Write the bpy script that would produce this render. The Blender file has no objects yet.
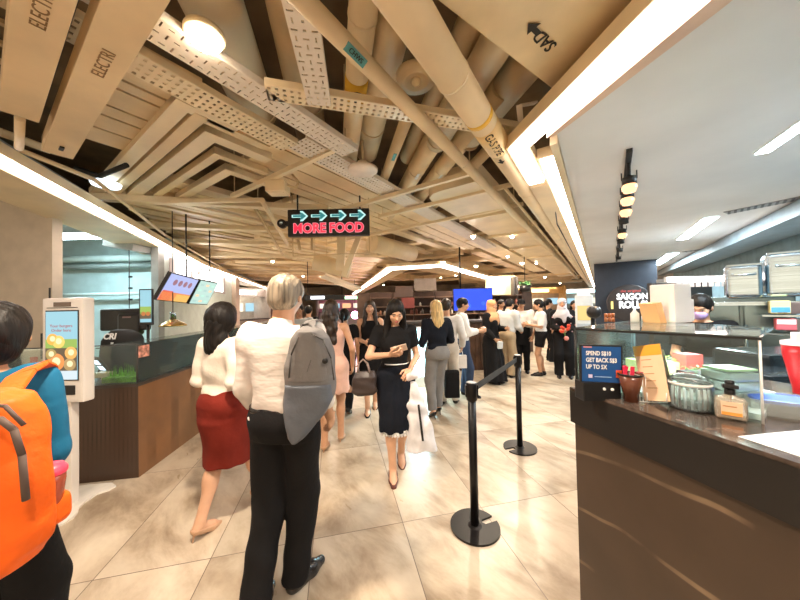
import bpy, bmesh, math, random
import numpy as np
from mathutils import Vector, Matrix
random.seed(7)
SC = bpy.context.scene
COL = SC.collection
rad = math.radians
# ------------------------------------------------------------------ camera
FPX = 290.0
CAMZ = 1.55
_p, _a = rad(1.0), rad(1.2)
_F = Vector((0, math.cos(_p), math.sin(_p)))
_R = Vector((math.cos(_a), 0, -math.sin(_a)))
_R = (_R - _F * _R.dot(_F)).normalized()
_U = _R.cross(_F)
cam = bpy.data.cameras.new('camera'); co = bpy.data.objects.new('camera', cam); COL.objects.link(co)
cam.sensor_width = 36; cam.lens = 36 * FPX / 800; cam.clip_start = 0.05; cam.clip_end = 200
_m = Matrix((_R, _U, -_F)).transposed().to_4x4(); _m.translation = (0, 0, CAMZ)
co.matrix_world = _m
SC.camera = co
# ------------------------------------------------------------------ world, exposure
W = bpy.data.worlds.new('world'); SC.world = W; W.use_nodes = True
W.node_tree.nodes['Background'].inputs[0].default_value = (1.0, 0.80, 0.56, 1)
W.node_tree.nodes['Background'].inputs[1].default_value = 1.1
SC.view_settings.view_transform = 'Standard'; SC.view_settings.look = 'None'
SC.view_settings.gamma = 1; SC.view_settings.use_curve_mapping = False
SC.view_settings.exposure = 1.0

def spot(x, y, z, power, col=(1, .84, .66), ang=140, r=.05, name='downlight_lamp', target=None):
    l = bpy.data.lights.new(name, 'SPOT'); l.energy = power; l.color = col
    l.spot_size = rad(ang); l.spot_blend = .6; l.shadow_soft_size = r
    o = bpy.data.objects.new(name, l); COL.objects.link(o); o.location = (x, y, z)
    if target is not None:
        o.rotation_euler = (Vector(target) - Vector((x, y, z))).to_track_quat('-Z', 'Y').to_euler()
    return o
def area(x, y, z, sx, sy, power, col, rz=0, name='ceiling_area_light', target=None):
    l = bpy.data.lights.new(name, 'AREA'); l.shape = 'RECTANGLE'; l.size = sx; l.size_y = sy
    l.energy = power; l.color = col
    o = bpy.data.objects.new(name, l); COL.objects.link(o); o.location = (x, y, z); o.rotation_euler = (0, 0, rz)
    if target is not None:
        o.rotation_euler = (Vector(target) - Vector((x, y, z))).to_track_quat('-Z', 'Y').to_euler()
    return o
WARM = (1, .80, .58); COOL = (.62, .88, 1)

# ------------------------------------------------------------------ frames
def ray(px, py): return _F * FPX + _R * (px - 400) + _U * (300 - py)
def G(px, py, z=0.0):
    d = ray(px, py); return Vector((0, 0, CAMZ)) + d * ((z - CAMZ) / d.z)
def P(px, py, Y):
    d = ray(px, py); return Vector((0, 0, CAMZ)) + d * (Y / d.y)
def dirv(deg): return Vector((math.sin(rad(deg)), math.cos(rad(deg)), 0))
TA, TB = dirv(-12.5), dirv(77.5)          # tile axes
DU, DV = dirv(34.5), dirv(-55.5)          # ceiling service axes
def UV(u, v, z): return DU * u + DV * v + Vector((0, 0, z))
# ------------------------------------------------------------------ materials
MATS = {}
def mat(name, col=(.8, .8, .8), rough=.5, metal=0.0, nscale=6, namt=.08, bump=0.0, bscale=40, emit=0, ecol=None, trans=0, alpha=1, stretch=None, ior=1.45, spec=None, bdist=.01):
    if name in MATS: return MATS[name]
    m = bpy.data.materials.new(name); m.use_nodes = True; nt = m.node_tree; N = nt.nodes; L = nt.links
    b = N['Principled BSDF']
    b.inputs['Roughness'].default_value = rough; b.inputs['Metallic'].default_value = metal
    b.inputs['IOR'].default_value = ior
    if spec is not None: b.inputs['Specular IOR Level'].default_value = spec
    tc = N.new('ShaderNodeTexCoord'); mp = N.new('ShaderNodeMapping'); L.new(tc.outputs['Object'], mp.inputs[0])
    if stretch: mp.inputs['Scale'].default_value = stretch
    n = N.new('ShaderNodeTexNoise'); n.inputs['Scale'].default_value = nscale; n.inputs['Detail'].default_value = 4
    L.new(mp.outputs[0], n.inputs['Vector'])
    r = N.new('ShaderNodeValToRGB')
    c = Vector(col)
    lo = c * (1 - namt * 1.6); hi = c * (1 + namt * 1.2)
    r.color_ramp.elements[0].position = .3; r.color_ramp.elements[1].position = .7
    r.color_ramp.elements[0].color = (*[max(0, q) for q in lo], 1); r.color_ramp.elements[1].color = (*[min(1, q) for q in hi], 1)
    L.new(n.outputs['Fac'], r.inputs[0]); L.new(r.outputs[0], b.inputs['Base Color'])
    if bump:
        n2 = N.new('ShaderNodeTexNoise'); n2.inputs['Scale'].default_value = bscale; n2.inputs['Detail'].default_value = 3
        L.new(mp.outputs[0], n2.inputs['Vector'])
        bp = N.new('ShaderNodeBump'); bp.inputs['Strength'].default_value = bump; bp.inputs['Distance'].default_value = bdist
        L.new(n2.outputs['Fac'], bp.inputs['Height']); L.new(bp.outputs[0], b.inputs['Normal'])
    if emit:
        b.inputs['Emission Color'].default_value = (*(ecol or col), 1); b.inputs['Emission Strength'].default_value = emit
    if trans: b.inputs['Transmission Weight'].default_value = trans
    if alpha < 1: b.inputs['Alpha'].default_value = alpha
    MATS[name] = m
    return m
def glass(name, col=(.8, .95, .92), a=.05, rough=.02):
    """thin clear pane: mostly see-through with a soft tint and a gloss"""
    if name in MATS: return MATS[name]
    m = bpy.data.materials.new(name); m.use_nodes = True; nt = m.node_tree; N = nt.nodes; L = nt.links
    for x in list(N): N.remove(x)
    o = N.new('ShaderNodeOutputMaterial'); t = N.new('ShaderNodeBsdfTransparent'); g = N.new('ShaderNodeBsdfGlossy')
    t.inputs[0].default_value = (*[1 - (1 - q) * .5 for q in col], 1); g.inputs['Roughness'].default_value = rough
    fr = N.new('ShaderNodeFresnel'); fr.inputs[0].default_value = 1.45
    ma = N.new('ShaderNodeMath'); ma.operation = 'MAXIMUM'; ma.inputs[1].default_value = a * .5
    mx = N.new('ShaderNodeMixShader'); L.new(fr.outputs[0], ma.inputs[0]); L.new(ma.outputs[0], mx.inputs[0])
    d = N.new('ShaderNodeBsdfDiffuse'); d.inputs[0].default_value = (*col, 1)
    mx2 = N.new('ShaderNodeMixShader'); mx2.inputs[0].default_value = a * .5
    L.new(t.outputs[0], mx.inputs[1]); L.new(g.outputs[0], mx.inputs[2]); L.new(mx.outputs[0], mx2.inputs[1]); L.new(d.outputs[0], mx2.inputs[2])
    L.new(mx2.outputs[0], o.inputs[0])
    MATS[name] = m
    return m
def emis(name, col, s):
    if name in MATS: return MATS[name]
    m = mat(name, (.02, .02, .02), .35, emit=s, ecol=col); return m

def floor_mat():
    m = bpy.data.materials.new('stone_floor_tiles'); m.use_nodes = True; N = m.node_tree.nodes; L = m.node_tree.links
    b = N['Principled BSDF']; b.inputs['Roughness'].default_value = .3
    tc = N.new('ShaderNodeTexCoord'); mp = N.new('ShaderNodeMapping'); mp.vector_type = 'TEXTURE'
    # tile frame: origin where two joints cross
    org = TB * .44 + TA * 2.05
    mp.inputs['Location'].default_value = (org.x, org.y, 0); mp.inputs['Rotation'].default_value = (0, 0, rad(12.5))
    L.new(tc.outputs['Object'], mp.inputs[0])
    br = N.new('ShaderNodeTexBrick'); br.offset = 0; br.squash = 1
    br.inputs['Scale'].default_value = 1; br.inputs['Brick Width'].default_value = .612; br.inputs['Row Height'].default_value = 1.2
    br.inputs['Mortar Size'].default_value = .0028; br.inputs['Mortar Smooth'].default_value = .1
    br.inputs['Color1'].default_value = (0, 0, 0, 1); br.inputs['Color2'].default_value = (1, 1, 1, 1); br.inputs['Mortar'].default_value = (.5, .5, .5, 1)
    L.new(mp.outputs[0], br.inputs['Vector'])
    # per tile random value shifts the stone pattern
    sc = N.new('ShaderNodeVectorMath'); sc.operation = 'SCALE'; sc.inputs['Scale'].default_value = 9
    L.new(br.outputs['Color'], sc.inputs[0])
    ad = N.new('ShaderNodeVectorMath'); ad.operation = 'ADD'; L.new(tc.outputs['Object'], ad.inputs[0]); L.new(sc.outputs[0], ad.inputs[1])
    m2 = N.new('ShaderNodeMapping'); m2.inputs['Rotation'].default_value = (0, 0, rad(48)); L.new(ad.outputs[0], m2.inputs[0])
    m3 = N.new('ShaderNodeMapping'); m3.inputs['Scale'].default_value = (.75, 1.5, 1); L.new(m2.outputs[0], m3.inputs[0])
    n1 = N.new('ShaderNodeTexNoise'); n1.inputs['Scale'].default_value = 2.2; n1.inputs['Detail'].default_value = 7; n1.inputs['Roughness'].default_value = .62; n1.inputs['Distortion'].default_value = .35
    L.new(m3.outputs[0], n1.inputs['Vector'])
    r1 = N.new('ShaderNodeValToRGB'); e = r1.color_ramp.elements
    e[0].position = .34; e[0].color = (.29, .22, .15, 1); e[1].position = .72; e[1].color = (.62, .54, .42, 1)
    e2 = r1.color_ramp.elements.new(.48); e2.color = (.46, .375, .275, 1); e3 = r1.color_ramp.elements.new(.56); e3.color = (.54, .455, .345, 1)
    L.new(n1.outputs['Fac'], r1.inputs[0])
    mr = N.new('ShaderNodeMapRange'); mr.inputs[3].default_value = .86; mr.inputs[4].default_value = 1.1; L.new(br.outputs['Color'], mr.inputs[0])
    mul = N.new('ShaderNodeVectorMath'); mul.operation = 'SCALE'; L.new(r1.outputs[0], mul.inputs[0]); L.new(mr.outputs[0], mul.inputs['Scale'])
    mx = N.new('ShaderNodeMix'); mx.data_type = 'RGBA'; L.new(br.outputs['Fac'], mx.inputs[0]); L.new(mul.outputs[0], mx.inputs[6]); mx.inputs[7].default_value = (.16, .12, .09, 1)
    L.new(mx.outputs[2], b.inputs['Base Color'])
    n2 = N.new('ShaderNodeTexNoise'); n2.inputs['Scale'].default_value = 7; L.new(m3.outputs[0], n2.inputs['Vector'])
    r2 = N.new('ShaderNodeMapRange'); r2.inputs[3].default_value = .22; r2.inputs[4].default_value = .42; L.new(n2.outputs['Fac'], r2.inputs[0]); L.new(r2.outputs[0], b.inputs['Roughness'])
    return m
def line_mat(name, base, line, axis_rot, scale, dist, width, rough=.4, stretch=(1, 1, 1)):
    """wave lines on a base colour: wood grain, laminate veins"""
    if name in MATS: return MATS[name]
    m = bpy.data.materials.new(name); m.use_nodes = True; N = m.node_tree.nodes; L = m.node_tree.links
    b = N['Principled BSDF']; b.inputs['Roughness'].default_value = rough
    tc = N.new('ShaderNodeTexCoord'); mp = N.new('ShaderNodeMapping'); mp.inputs['Rotation'].default_value = axis_rot; mp.inputs['Scale'].default_value = stretch
    L.new(tc.outputs['Object'], mp.inputs[0])
    w = N.new('ShaderNodeTexWave'); w.bands_direction = 'Z'; w.inputs['Scale'].default_value = scale; w.inputs['Distortion'].default_value = dist
    w.inputs['Detail'].default_value = 3; w.inputs['Detail Scale'].default_value = .6
    L.new(mp.outputs[0], w.inputs['Vector'])
    r = N.new('ShaderNodeValToRGB'); r.color_ramp.elements[0].position = 1 - width; r.color_ramp.elements[0].color = (0, 0, 0, 1); r.color_ramp.elements[1].position = min(1, 1 - width * .3)
    L.new(w.outputs['Fac'], r.inputs[0])
    n = N.new('ShaderNodeTexNoise'); n.inputs['Scale'].default_value = 3; n.inputs['Detail'].default_value = 5; L.new(tc.outputs['Object'], n.inputs['Vector'])
    r2 = N.new('ShaderNodeMapRange'); r2.inputs[1].default_value = .4; r2.inputs[2].default_value = .62; L.new(n.outputs['Fac'], r2.inputs[0])
    mu = N.new('ShaderNodeMath'); mu.operation = 'MULTIPLY'; L.new(r.outputs[0], mu.inputs[0]); L.new(r2.outputs[0], mu.inputs[1])
    rb = N.new('ShaderNodeValToRGB'); rb.color_ramp.elements[0].position = .3; rb.color_ramp.elements[0].color = (*[q * .8 for q in base], 1); rb.color_ramp.elements[1].position = .7; rb.color_ramp.elements[1].color = (*[min(1, q * 1.2) for q in base], 1)
    L.new(n.outputs['Fac'], rb.inputs[0])
    mx = N.new('ShaderNodeMix'); mx.data_type = 'RGBA'; L.new(mu.outputs[0], mx.inputs[0]); L.new(rb.outputs[0], mx.inputs[6]); mx.inputs[7].default_value = (*line, 1)
    L.new(mx.outputs[2], b.inputs['Base Color'])
    MATS[name] = m
    return m

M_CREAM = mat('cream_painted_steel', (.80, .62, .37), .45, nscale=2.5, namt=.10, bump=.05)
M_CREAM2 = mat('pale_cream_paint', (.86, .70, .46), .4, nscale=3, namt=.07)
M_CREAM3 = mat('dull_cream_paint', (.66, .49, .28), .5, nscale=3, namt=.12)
M_TRAY = mat('white_tray_paint', (.80, .70, .58), .4, nscale=5, namt=.05)
M_SLAB = mat('ceiling_slab_paint', (.26, .18, .10), .8, nscale=2, namt=.3)
M_BLACK = mat('black_plastic', (.012, .011, .011), .38, namt=.2)
M_BLACKM = mat('matt_black_metal', (.016, .015, .015), .5, namt=.2)
M_DARK = mat('dark_grey', (.05, .045, .042), .5)
M_WHITE = mat('white_paint', (.80, .79, .76), .4, namt=.03)
M_PLASTER = mat('white_plaster_ceiling', (.76, .74, .72), .8, nscale=1.5, namt=.05)
M_STEEL = mat('brushed_stainless_steel', (.48, .58, .64), .22, 1.0, nscale=30, namt=.1, stretch=(.1, 1, 6))
M_LED = emis('warm_led_light', (1.0, .82, .74), 9)
M_LEDC = emis('cool_tube_light', (.72, .93, 1.0), 11)
M_GLASS = glass('clear_glass')
M_GLASSG = glass('greenish_glass', (.82, .96, .93), .07)

# ------------------------------------------------------------------ object helpers
def link(o, parent=None):
    COL.objects.link(o)
    if parent is not None: o.parent = parent
    return o
def tag(o, label, cat, group=None, kind=None):
    o['label'] = label; o['category'] = cat
    if group: o['group'] = group
    if kind: o['kind'] = kind
    return o
def thing(name, label, cat, loc=(0, 0, 0), rz=0, group=None):
    o = bpy.data.objects.new(name, None); COL.objects.link(o); o.location = loc; o.rotation_euler = (0, 0, rz)
    o.empty_display_size = .1
    return tag(o, label, cat, group)
class MB:
    """collects shapes into one mesh"""
    def __init__(s): s.v = []; s.f = []; s.m = []; s.smooth = []; s.mats = []
    def mi(s, m):
        if m not in s.mats: s.mats.append(m)
        return s.mats.index(m)
    def add(s, vs, fs, m=None, smooth=False):
        k = len(s.v); s.v += [tuple(q) for q in vs]; i = s.mi(m) if m else 0
        for f in fs: s.f.append([k + j for j in f]); s.m.append(i); s.smooth.append(smooth)
        return s
    def box(s, c, d, ax=None, m=None, bev=0):
        """box at centre c, size d, axes ax (3 vectors)"""
        c = Vector(c); ax = ax or (Vector((1, 0, 0)), Vector((0, 1, 0)), Vector((0, 0, 1)))
        h = [q / 2 for q in d]
        if bev:
            b = min(bev, min(h) * .95)
            bm = bmesh.new(); bmesh.ops.create_cube(bm, size=2)
            for v in bm.verts: v.co = Vector((v.co.x * h[0], v.co.y * h[1], v.co.z * h[2]))
            bmesh.ops.bevel(bm, geom=bm.edges[:], offset=b, segments=2, profile=.7, affect='EDGES')
            bm.verts.index_update()
            vs = [c + ax[0] * v.co.x + ax[1] * v.co.y + ax[2] * v.co.z for v in bm.verts]
            fs = [[v.index for v in f.verts] for f in bm.faces]; bm.free()
            return s.add(vs, fs, m)
        vs = [c + ax[0] * x * h[0] + ax[1] * y * h[1] + ax[2] * z * h[2] for z in (-1, 1) for y in (-1, 1) for x in (-1, 1)]
        return s.add(vs, [(0, 2, 3, 1), (4, 5, 7, 6), (0, 1, 5, 4), (2, 6, 7, 3), (0, 4, 6, 2), (1, 3, 7, 5)], m)
    def bar(s, a, b, w, h, m=None, up=Vector((0, 0, 1)), bev=0):
        """box along a->b, w across, h in 'up' sense, centred"""
        a = Vector(a); b = Vector(b); d = (b - a); L = d.length; d.normalize()
        x = d.cross(up).normalized(); u = x.cross(d).normalized()
        return s.box((a + b) / 2, (w, L, h), (x, d, u), m, bev)
    def tube(s, a, b, r, r2=None, n=16, m=None, caps=True):
        a = Vector(a); b = Vector(b); d = (b - a).normalized(); r2 = r if r2 is None else r2
        x = d.orthogonal().normalized(); y = d.cross(x)
        vs = []
        for c, rr in ((a, r), (b, r2)):
            for i in range(n):
                t = 2 * math.pi * i / n; vs.append(c + (x * math.cos(t) + y * math.sin(t)) * rr)
        k = len(s.v); s.add(vs, [(i, (i + 1) % n, n + (i + 1) % n, n + i) for i in range(n)], m, True)
        if caps:
            i = s.mi(m) if m else 0
            s.f.append([k + j for j in range(n)][::-1]); s.m.append(i); s.smooth.append(False)
            s.f.append([k + n + j for j in range(n)]); s.m.append(i); s.smooth.append(False)
        return s
    def path(s, pts, r, n=8, m=None):
        pts = [Vector(p) for p in pts]
        for i in range(len(pts) - 1):
            s.tube(pts[i], pts[i + 1], r, n=n, m=m)
            if i: s.ball(pts[i], r, n, m)
        return s
    def ball(s, c, r, n=10, m=None, sc=(1, 1, 1)):
        c = Vector(c); vs = []; fs = []; R = max(4, n // 2)
        for j in range(R + 1):
            ph = math.pi * j / R
            for i in range(n):
                t = 2 * math.pi * i / n
                vs.append(c + Vector((math.sin(ph) * math.cos(t) * r * sc[0], math.sin(ph) * math.sin(t) * r * sc[1], math.cos(ph) * r * sc[2])))
        for j in range(R):
            for i in range(n): fs.append((j * n + i, (j + 1) * n + i, (j + 1) * n + (i + 1) % n, j * n + (i + 1) % n))
        return s.add(vs, fs, m, True)
    def lathe(s, c, prof, n=28, m=None, ax=None):
        """prof = [(r, z)...] about vertical axis through c"""
        c = Vector(c); ax = ax or (Vector((1, 0, 0)), Vector((0, 1, 0)), Vector((0, 0, 1)))
        vs = []; K = len(prof)
        for r, z in prof:
            for i in range(n):
                t = 2 * math.pi * i / n; vs.append(c + ax[0] * math.cos(t) * r + ax[1] * math.sin(t) * r + ax[2] * z)
        fs = [(j * n + i, j * n + (i + 1) % n, (j + 1) * n + (i + 1) % n, (j + 1) * n + i) for j in range(K - 1) for i in range(n)]
        return s.add(vs, fs, m, True)
    def prism(s, pts, z0, z1, m=None):
        """vertical prism over a polygon of (x, y)"""
        n = len(pts); vs = [(p[0], p[1], z0) for p in pts] + [(p[0], p[1], z1) for p in pts]
        ar = sum(pts[i][0] * pts[(i + 1) % n][1] - pts[(i + 1) % n][0] * pts[i][1] for i in range(n))
        fs = [list(range(n))[::-1], list(range(n, 2 * n))] + [(i, (i + 1) % n, n + (i + 1) % n, n + i) for i in range(n)]
        if ar < 0: fs = [list(f)[::-1] for f in fs]
        return s.add(vs, fs, m)
    def plate(s, o, x, y, pts, t, m=None):
        """polygon of (a, b) in the plane o + a x + b y, thickness t along x cross y"""
        o = Vector(o); nrm = x.cross(y).normalized(); n = len(pts)
        vs = [o + x * a + y * b for a, b in pts] + [o + x * a + y * b + nrm * t for a, b in pts]
        ar = sum(pts[i][0] * pts[(i + 1) % n][1] - pts[(i + 1) % n][0] * pts[i][1] for i in range(n))
        fs = [list(range(n))[::-1], list(range(n, 2 * n))] + [(i, (i + 1) % n, n + (i + 1) % n, n + i) for i in range(n)]
        if ar < 0: fs = [list(f)[::-1] for f in fs]
        return s.add(vs, fs, m)
    def build(s, name, m=None, parent=None, solid=0):
        me = bpy.data.meshes.new(name)
        vs = s.v
        me.from_pydata(vs, [], s.f)
        for q in (s.mats if s.mats and s.mats[0] is not None else [m]): me.materials.append(q)
        me.polygons.foreach_set('material_index', s.m); me.polygons.foreach_set('use_smooth', s.smooth)
        me.validate(); me.update()
        o = bpy.data.objects.new(name, me); link(o, parent)
        if parent is not None: o.matrix_parent_inverse = Matrix.Translation((0, 0, 0))
        if solid:
            md = o.modifiers.new('thickness', 'SOLIDIFY'); md.thickness = solid
        return o
def struct(name, mb, m=None):
    o = mb.build(name, m); o['kind'] = 'structure'; return o
def one(name, mb, m, label, cat, group=None, kind=None):
    return tag(mb.build(name, m), label, cat, group, kind)
FONT_CACHE = {}
def text(name, s, size, o, x, y, m, parent=None, bold=0.0, ext=.001, align='CENTER', sx=1.0):
    """lettering lying in the plane o + x, y (unit vectors)"""
    cu = bpy.data.curves.new(name, 'FONT'); cu.body = s; cu.size = size; cu.extrude = ext; cu.offset = bold
    cu.align_x = align; cu.align_y = 'CENTER'; cu.space_line = .95; cu.resolution_u = 3
    t = bpy.data.objects.new(name, cu); COL.objects.link(t)
    bpy.context.view_layer.update()
    me = bpy.data.meshes.new_from_object(t.evaluated_get(bpy.context.evaluated_depsgraph_get()))
    bpy.data.objects.remove(t)
    z = x.cross(y).normalized()
    mt = Matrix((x * sx, y, z)).transposed().to_4x4(); mt.translation = Vector(o)
    me.transform(mt); me.materials.clear(); me.materials.append(m)
    ob = bpy.data.objects.new(name, me); link(ob, parent)
    return ob
def copy_tree(o, parent=None):
    c = o.copy(); COL.objects.link(c)
    if parent is not None: c.parent = parent
    for ch in [q for q in o.children]: copy_tree(ch, c)
    return c
X_, Y_, Z_ = Vector((1, 0, 0)), Vector((0, 1, 0)), Vector((0, 0, 1))

# ------------------------------------------------------------------ sculpted surfaces from distance fields
def smin(a, b, k):
    if k <= 0: return np.minimum(a, b)
    h = np.clip(.5 + .5 * (b - a) / k, 0, 1)
    return b + (a - b) * h - k * h * (1 - h)
def field(prims, vox, pad=.03):
    lo = np.array([1e9] * 3); hi = -lo
    for p in prims:
        if p['t'] == 'cut' or p.get('sub'): continue
        l, h = p['bb']; lo = np.minimum(lo, l); hi = np.maximum(hi, h)
    lo = lo - pad; hi = hi + pad
    n = np.ceil((hi - lo) / vox).astype(int) + 1
    ax = [lo[i] + vox * np.arange(n[i]) for i in range(3)]
    D = np.full(n, .2, np.float32)
    for p in prims:
        if p['t'] == 'cut':
            o, nn = p['o'], p['n']
            d = (ax[0][:, None, None] - o[0]) * nn[0] + (ax[1][None, :, None] - o[1]) * nn[1] + (ax[2][None, None, :] - o[2]) * nn[2]
            D = np.maximum(D, d.astype(np.float32)); continue
        k = p.get('k', 0); m = k + .03
        l = np.maximum(np.floor((p['bb'][0] - m - lo) / vox).astype(int), 0); h = np.minimum(np.ceil((p['bb'][1] + m - lo) / vox).astype(int) + 1, n)
        if (h <= l).any(): continue
        sl = tuple(slice(l[i], h[i]) for i in range(3))
        x = ax[0][sl[0]][:, None, None]; y = ax[1][sl[1]][None, :, None]; z = ax[2][sl[2]][None, None, :]
        d = p['fn'](x, y, z).astype(np.float32)
        D[sl] = np.maximum(D[sl], -d) if p.get('sub') else smin(D[sl], d, k)
    return D, lo, ax
def nets(D, lo, vox):
    """surface nets"""
    S = D < 0; n = D.shape
    c = (n[0] - 1, n[1] - 1, n[2] - 1)
    acc = np.zeros(c + (3,), np.float32); cnt = np.zeros(c, np.float32)
    edges = []
    for a in range(3):
        sl0 = [slice(None)] * 3; sl1 = [slice(None)] * 3; sl0[a] = slice(0, -1); sl1[a] = slice(1, None)
        d0 = D[tuple(sl0)]; d1 = D[tuple(sl1)]; s0 = S[tuple(sl0)]; s1 = S[tuple(sl1)]
        cr = s0 != s1; t = np.where(cr, d0 / np.where(cr, d0 - d1, 1), 0)
        edges.append((cr, s0))
        idx = np.argwhere(cr); pos = idx.astype(np.float32); pos[:, a] += t[cr]
        b1, b2 = [q for q in range(3) if q != a]
        for e in (0, 1):
            for g in (0, 1):
                ci = idx.copy(); ci[:, b1] -= e; ci[:, b2] -= g
                ok = ((ci >= 0) & (ci < np.array(c))).all(1)
                q = ci[ok]; fl = np.ravel_multi_index((q[:, 0], q[:, 1], q[:, 2]), c)
                for w in range(3): acc.reshape(-1, 3)[:, w] += np.bincount(fl, weights=pos[ok][:, w], minlength=c[0] * c[1] * c[2]).astype(np.float32)
                cnt.reshape(-1)[:] += np.bincount(fl, minlength=c[0] * c[1] * c[2]).astype(np.float32)
    used = cnt > 0; vid = np.full(c, -1, np.int64); vid[used] = np.arange(used.sum())
    V = acc[used] / cnt[used][:, None] * vox + lo
    Fs = []
    for a in range(3):
        cr, s0 = edges[a]; idx = np.argwhere(cr); b1, b2 = (a + 1) % 3, (a + 2) % 3
        ok = (idx[:, b1] > 0) & (idx[:, b2] > 0) & (idx[:, b1] < c[b1]) & (idx[:, b2] < c[b2]); idx = idx[ok]
        s = s0[tuple(idx.T)]
        q = []
        for e, g in ((1, 1), (0, 1), (0, 0), (1, 0)):
            ci = idx.copy(); ci[:, b1] -= e; ci[:, b2] -= g; q.append(vid[tuple(ci.T)])
        f = np.stack(q, 1); f[~s] = f[~s][:, ::-1]; Fs.append(f)
    return V, np.concatenate(Fs)
def sdf_obj(name, groups, m, parent=None, vox=.01, fold=None, local=None):
    """groups: list of (prims, voxel) or prims; all into one mesh"""
    if groups and isinstance(groups[0], dict): groups = [(groups, vox)]
    Vs = []; Fs = []; k = 0
    for prims, vx in groups:
        D, lo, ax = field(prims, vx)
        if fold:
            D = D + fold(ax[0][:, None, None], ax[1][None, :, None], ax[2][None, None, :]).astype(np.float32)
        D[0] = D[-1] = .1; D[:, 0] = D[:, -1] = .1; D[:, :, 0] = D[:, :, -1] = .1
        V, F = nets(D, lo, vx)
        Vs.append(V); Fs.append(F + k); k += len(V)
    V = np.concatenate(Vs); F = np.concatenate(Fs)
    me = bpy.data.meshes.new(name); me.vertices.add(len(V)); me.vertices.foreach_set('co', V.astype(np.float32).ravel())
    me.loops.add(F.size); me.loops.foreach_set('vertex_index', F.astype(np.int32).ravel())
    me.polygons.add(len(F)); me.polygons.foreach_set('loop_start', np.arange(0, F.size, 4, dtype=np.int32))
    me.polygons.foreach_set('use_smooth', np.ones(len(F), bool))
    me.update(calc_edges=True); me.materials.append(m)
    o = bpy.data.objects.new(name, me); link(o, parent)
    return o
def _bb(pts, r):
    a = np.array([list(p) for p in pts], float); return a.min(0) - r, a.max(0) + r
def cap(a, b, ra, rb=None, k=.02, flat=False, sub=False):
    rb = ra if rb is None else rb
    a = np.array(list(a), float); b = np.array(list(b), float); ba = b - a; L2 = max(ba.dot(ba), 1e-9); L = math.sqrt(L2)
    def fn(x, y, z):
        px, py, pz = x - a[0], y - a[1], z - a[2]
        t0 = (px * ba[0] + py * ba[1] + pz * ba[2]) / L2; t = np.clip(t0, 0, 1)
        d = np.sqrt((px - t * ba[0]) ** 2 + (py - t * ba[1]) ** 2 + (pz - t * ba[2]) ** 2) - (ra + (rb - ra) * t)
        if flat: d = np.maximum(d, (t0 - 1) * L)
        return d
    return dict(t='c', fn=fn, bb=_bb([a, b], max(ra, rb)), k=k, sub=sub)
def ell(c, r, R=None, k=.02, sub=False):
    c = np.array(list(c), float); r = np.array(list(r), float)
    Rm = np.array([list(q) for q in R]) if R is not None else np.eye(3)
    def fn(x, y, z):
        p = [x - c[0], y - c[1], z - c[2]]
        q = [(p[0] * Rm[0][j] + p[1] * Rm[1][j] + p[2] * Rm[2][j]) for j in range(3)]
        k0 = np.sqrt(sum((q[j] / r[j]) ** 2 for j in range(3))); k1 = np.sqrt(sum((q[j] / r[j] ** 2) ** 2 for j in range(3))) + 1e-9
        return k0 * (k0 - 1) / k1
    ext = np.abs(Rm) @ r if R is not None else r
    return dict(t='e', fn=fn, bb=(c - ext, c + ext), k=k, sub=sub)
def rbox(c, h, rr=.01, R=None, k=0, sub=False):
    c = np.array(list(c), float); h = np.array(list(h), float)
    Rm = np.array([list(q) for q in R]) if R is not None else np.eye(3)
    def fn(x, y, z):
        p = [x - c[0], y - c[1], z - c[2]]
        q = [np.abs(p[0] * Rm[0][j] + p[1] * Rm[1][j] + p[2] * Rm[2][j]) - (h[j] - rr) for j in range(3)]
        return np.sqrt(sum(np.maximum(v, 0) ** 2 for v in q)) + np.minimum(np.maximum(np.maximum(q[0], q[1]), q[2]), 0) - rr
    ext = np.abs(Rm) @ h if R is not None else h
    return dict(t='b', fn=fn, bb=(c - ext, c + ext), k=k, sub=sub)
def loft(secs, k=.02, e=2.0, sub=False):
    """secs: (z, cx, cy, rx, ry) stacked upwards, flat ends"""
    secs = sorted(secs); z_ = [s[0] for s in secs]
    def fn(x, y, z):
        I = [np.interp(z, z_, [s[j] for s in secs]) for j in range(1, 5)]
        q = (np.abs((x - I[0]) / I[2]) ** e + np.abs((y - I[1]) / I[3]) ** e) ** (1 / e)
        d = (q - 1) * np.minimum(I[2], I[3])
        return np.maximum(d, np.maximum(z - z_[-1], z_[0] - z))
    lo = np.array([min(s[1] - s[3] for s in secs), min(s[2] - s[4] for s in secs), z_[0]]); hi = np.array([max(s[1] + s[3] for s in secs), max(s[2] + s[4] for s in secs), z_[-1]])
    return dict(t='l', fn=fn, bb=(lo, hi), k=k, sub=sub)
def cut(o, n):
    n = np.array(list(n), float); n /= np.linalg.norm(n); return dict(t='cut', o=list(o), n=n)
# ================================================================== STRUCTURE
f = MB().box((2, 14, -.05), (60, 48, .1)); fl = struct('floor', f, floor_mat())
struct('ceiling', MB().box((2, 14, 3.6), (60, 48, .1)), M_SLAB)
# plaster ceiling over the right hand stall
pc = [(1.55, -2.2), (.97, 1.75)] + [tuple(UV(u, v, 0)[:2]) for u, v in ((2.05, .19), (30, .19), (30, -3.0), (1.2, -3.0))] + [(3.2, -2.2)]
struct('ceiling', MB().prism(pc, 2.6, 2.66), M_PLASTER)
# right wall of the stall, along the service axis
wr = MB(); wr.bar(UV(-2, -2.55, 1.3), UV(16, -2.55, 1.3), .1, 2.6); struct('wall_right', wr, mat('blue_grey_wall', (.24, .36, .41), .5, namt=.12))
bb_ = MB(); bb_.bar(UV(.4, -1.85, 2.50), UV(14, -1.85, 2.50), .16, .17); bb_.bar(UV(.4, -2.2, 2.50), UV(14, -2.2, 2.50), .5, .05)
struct('trim_1', bb_, mat('grey_blue_bulkhead', (.22, .27, .30), .45))
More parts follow.
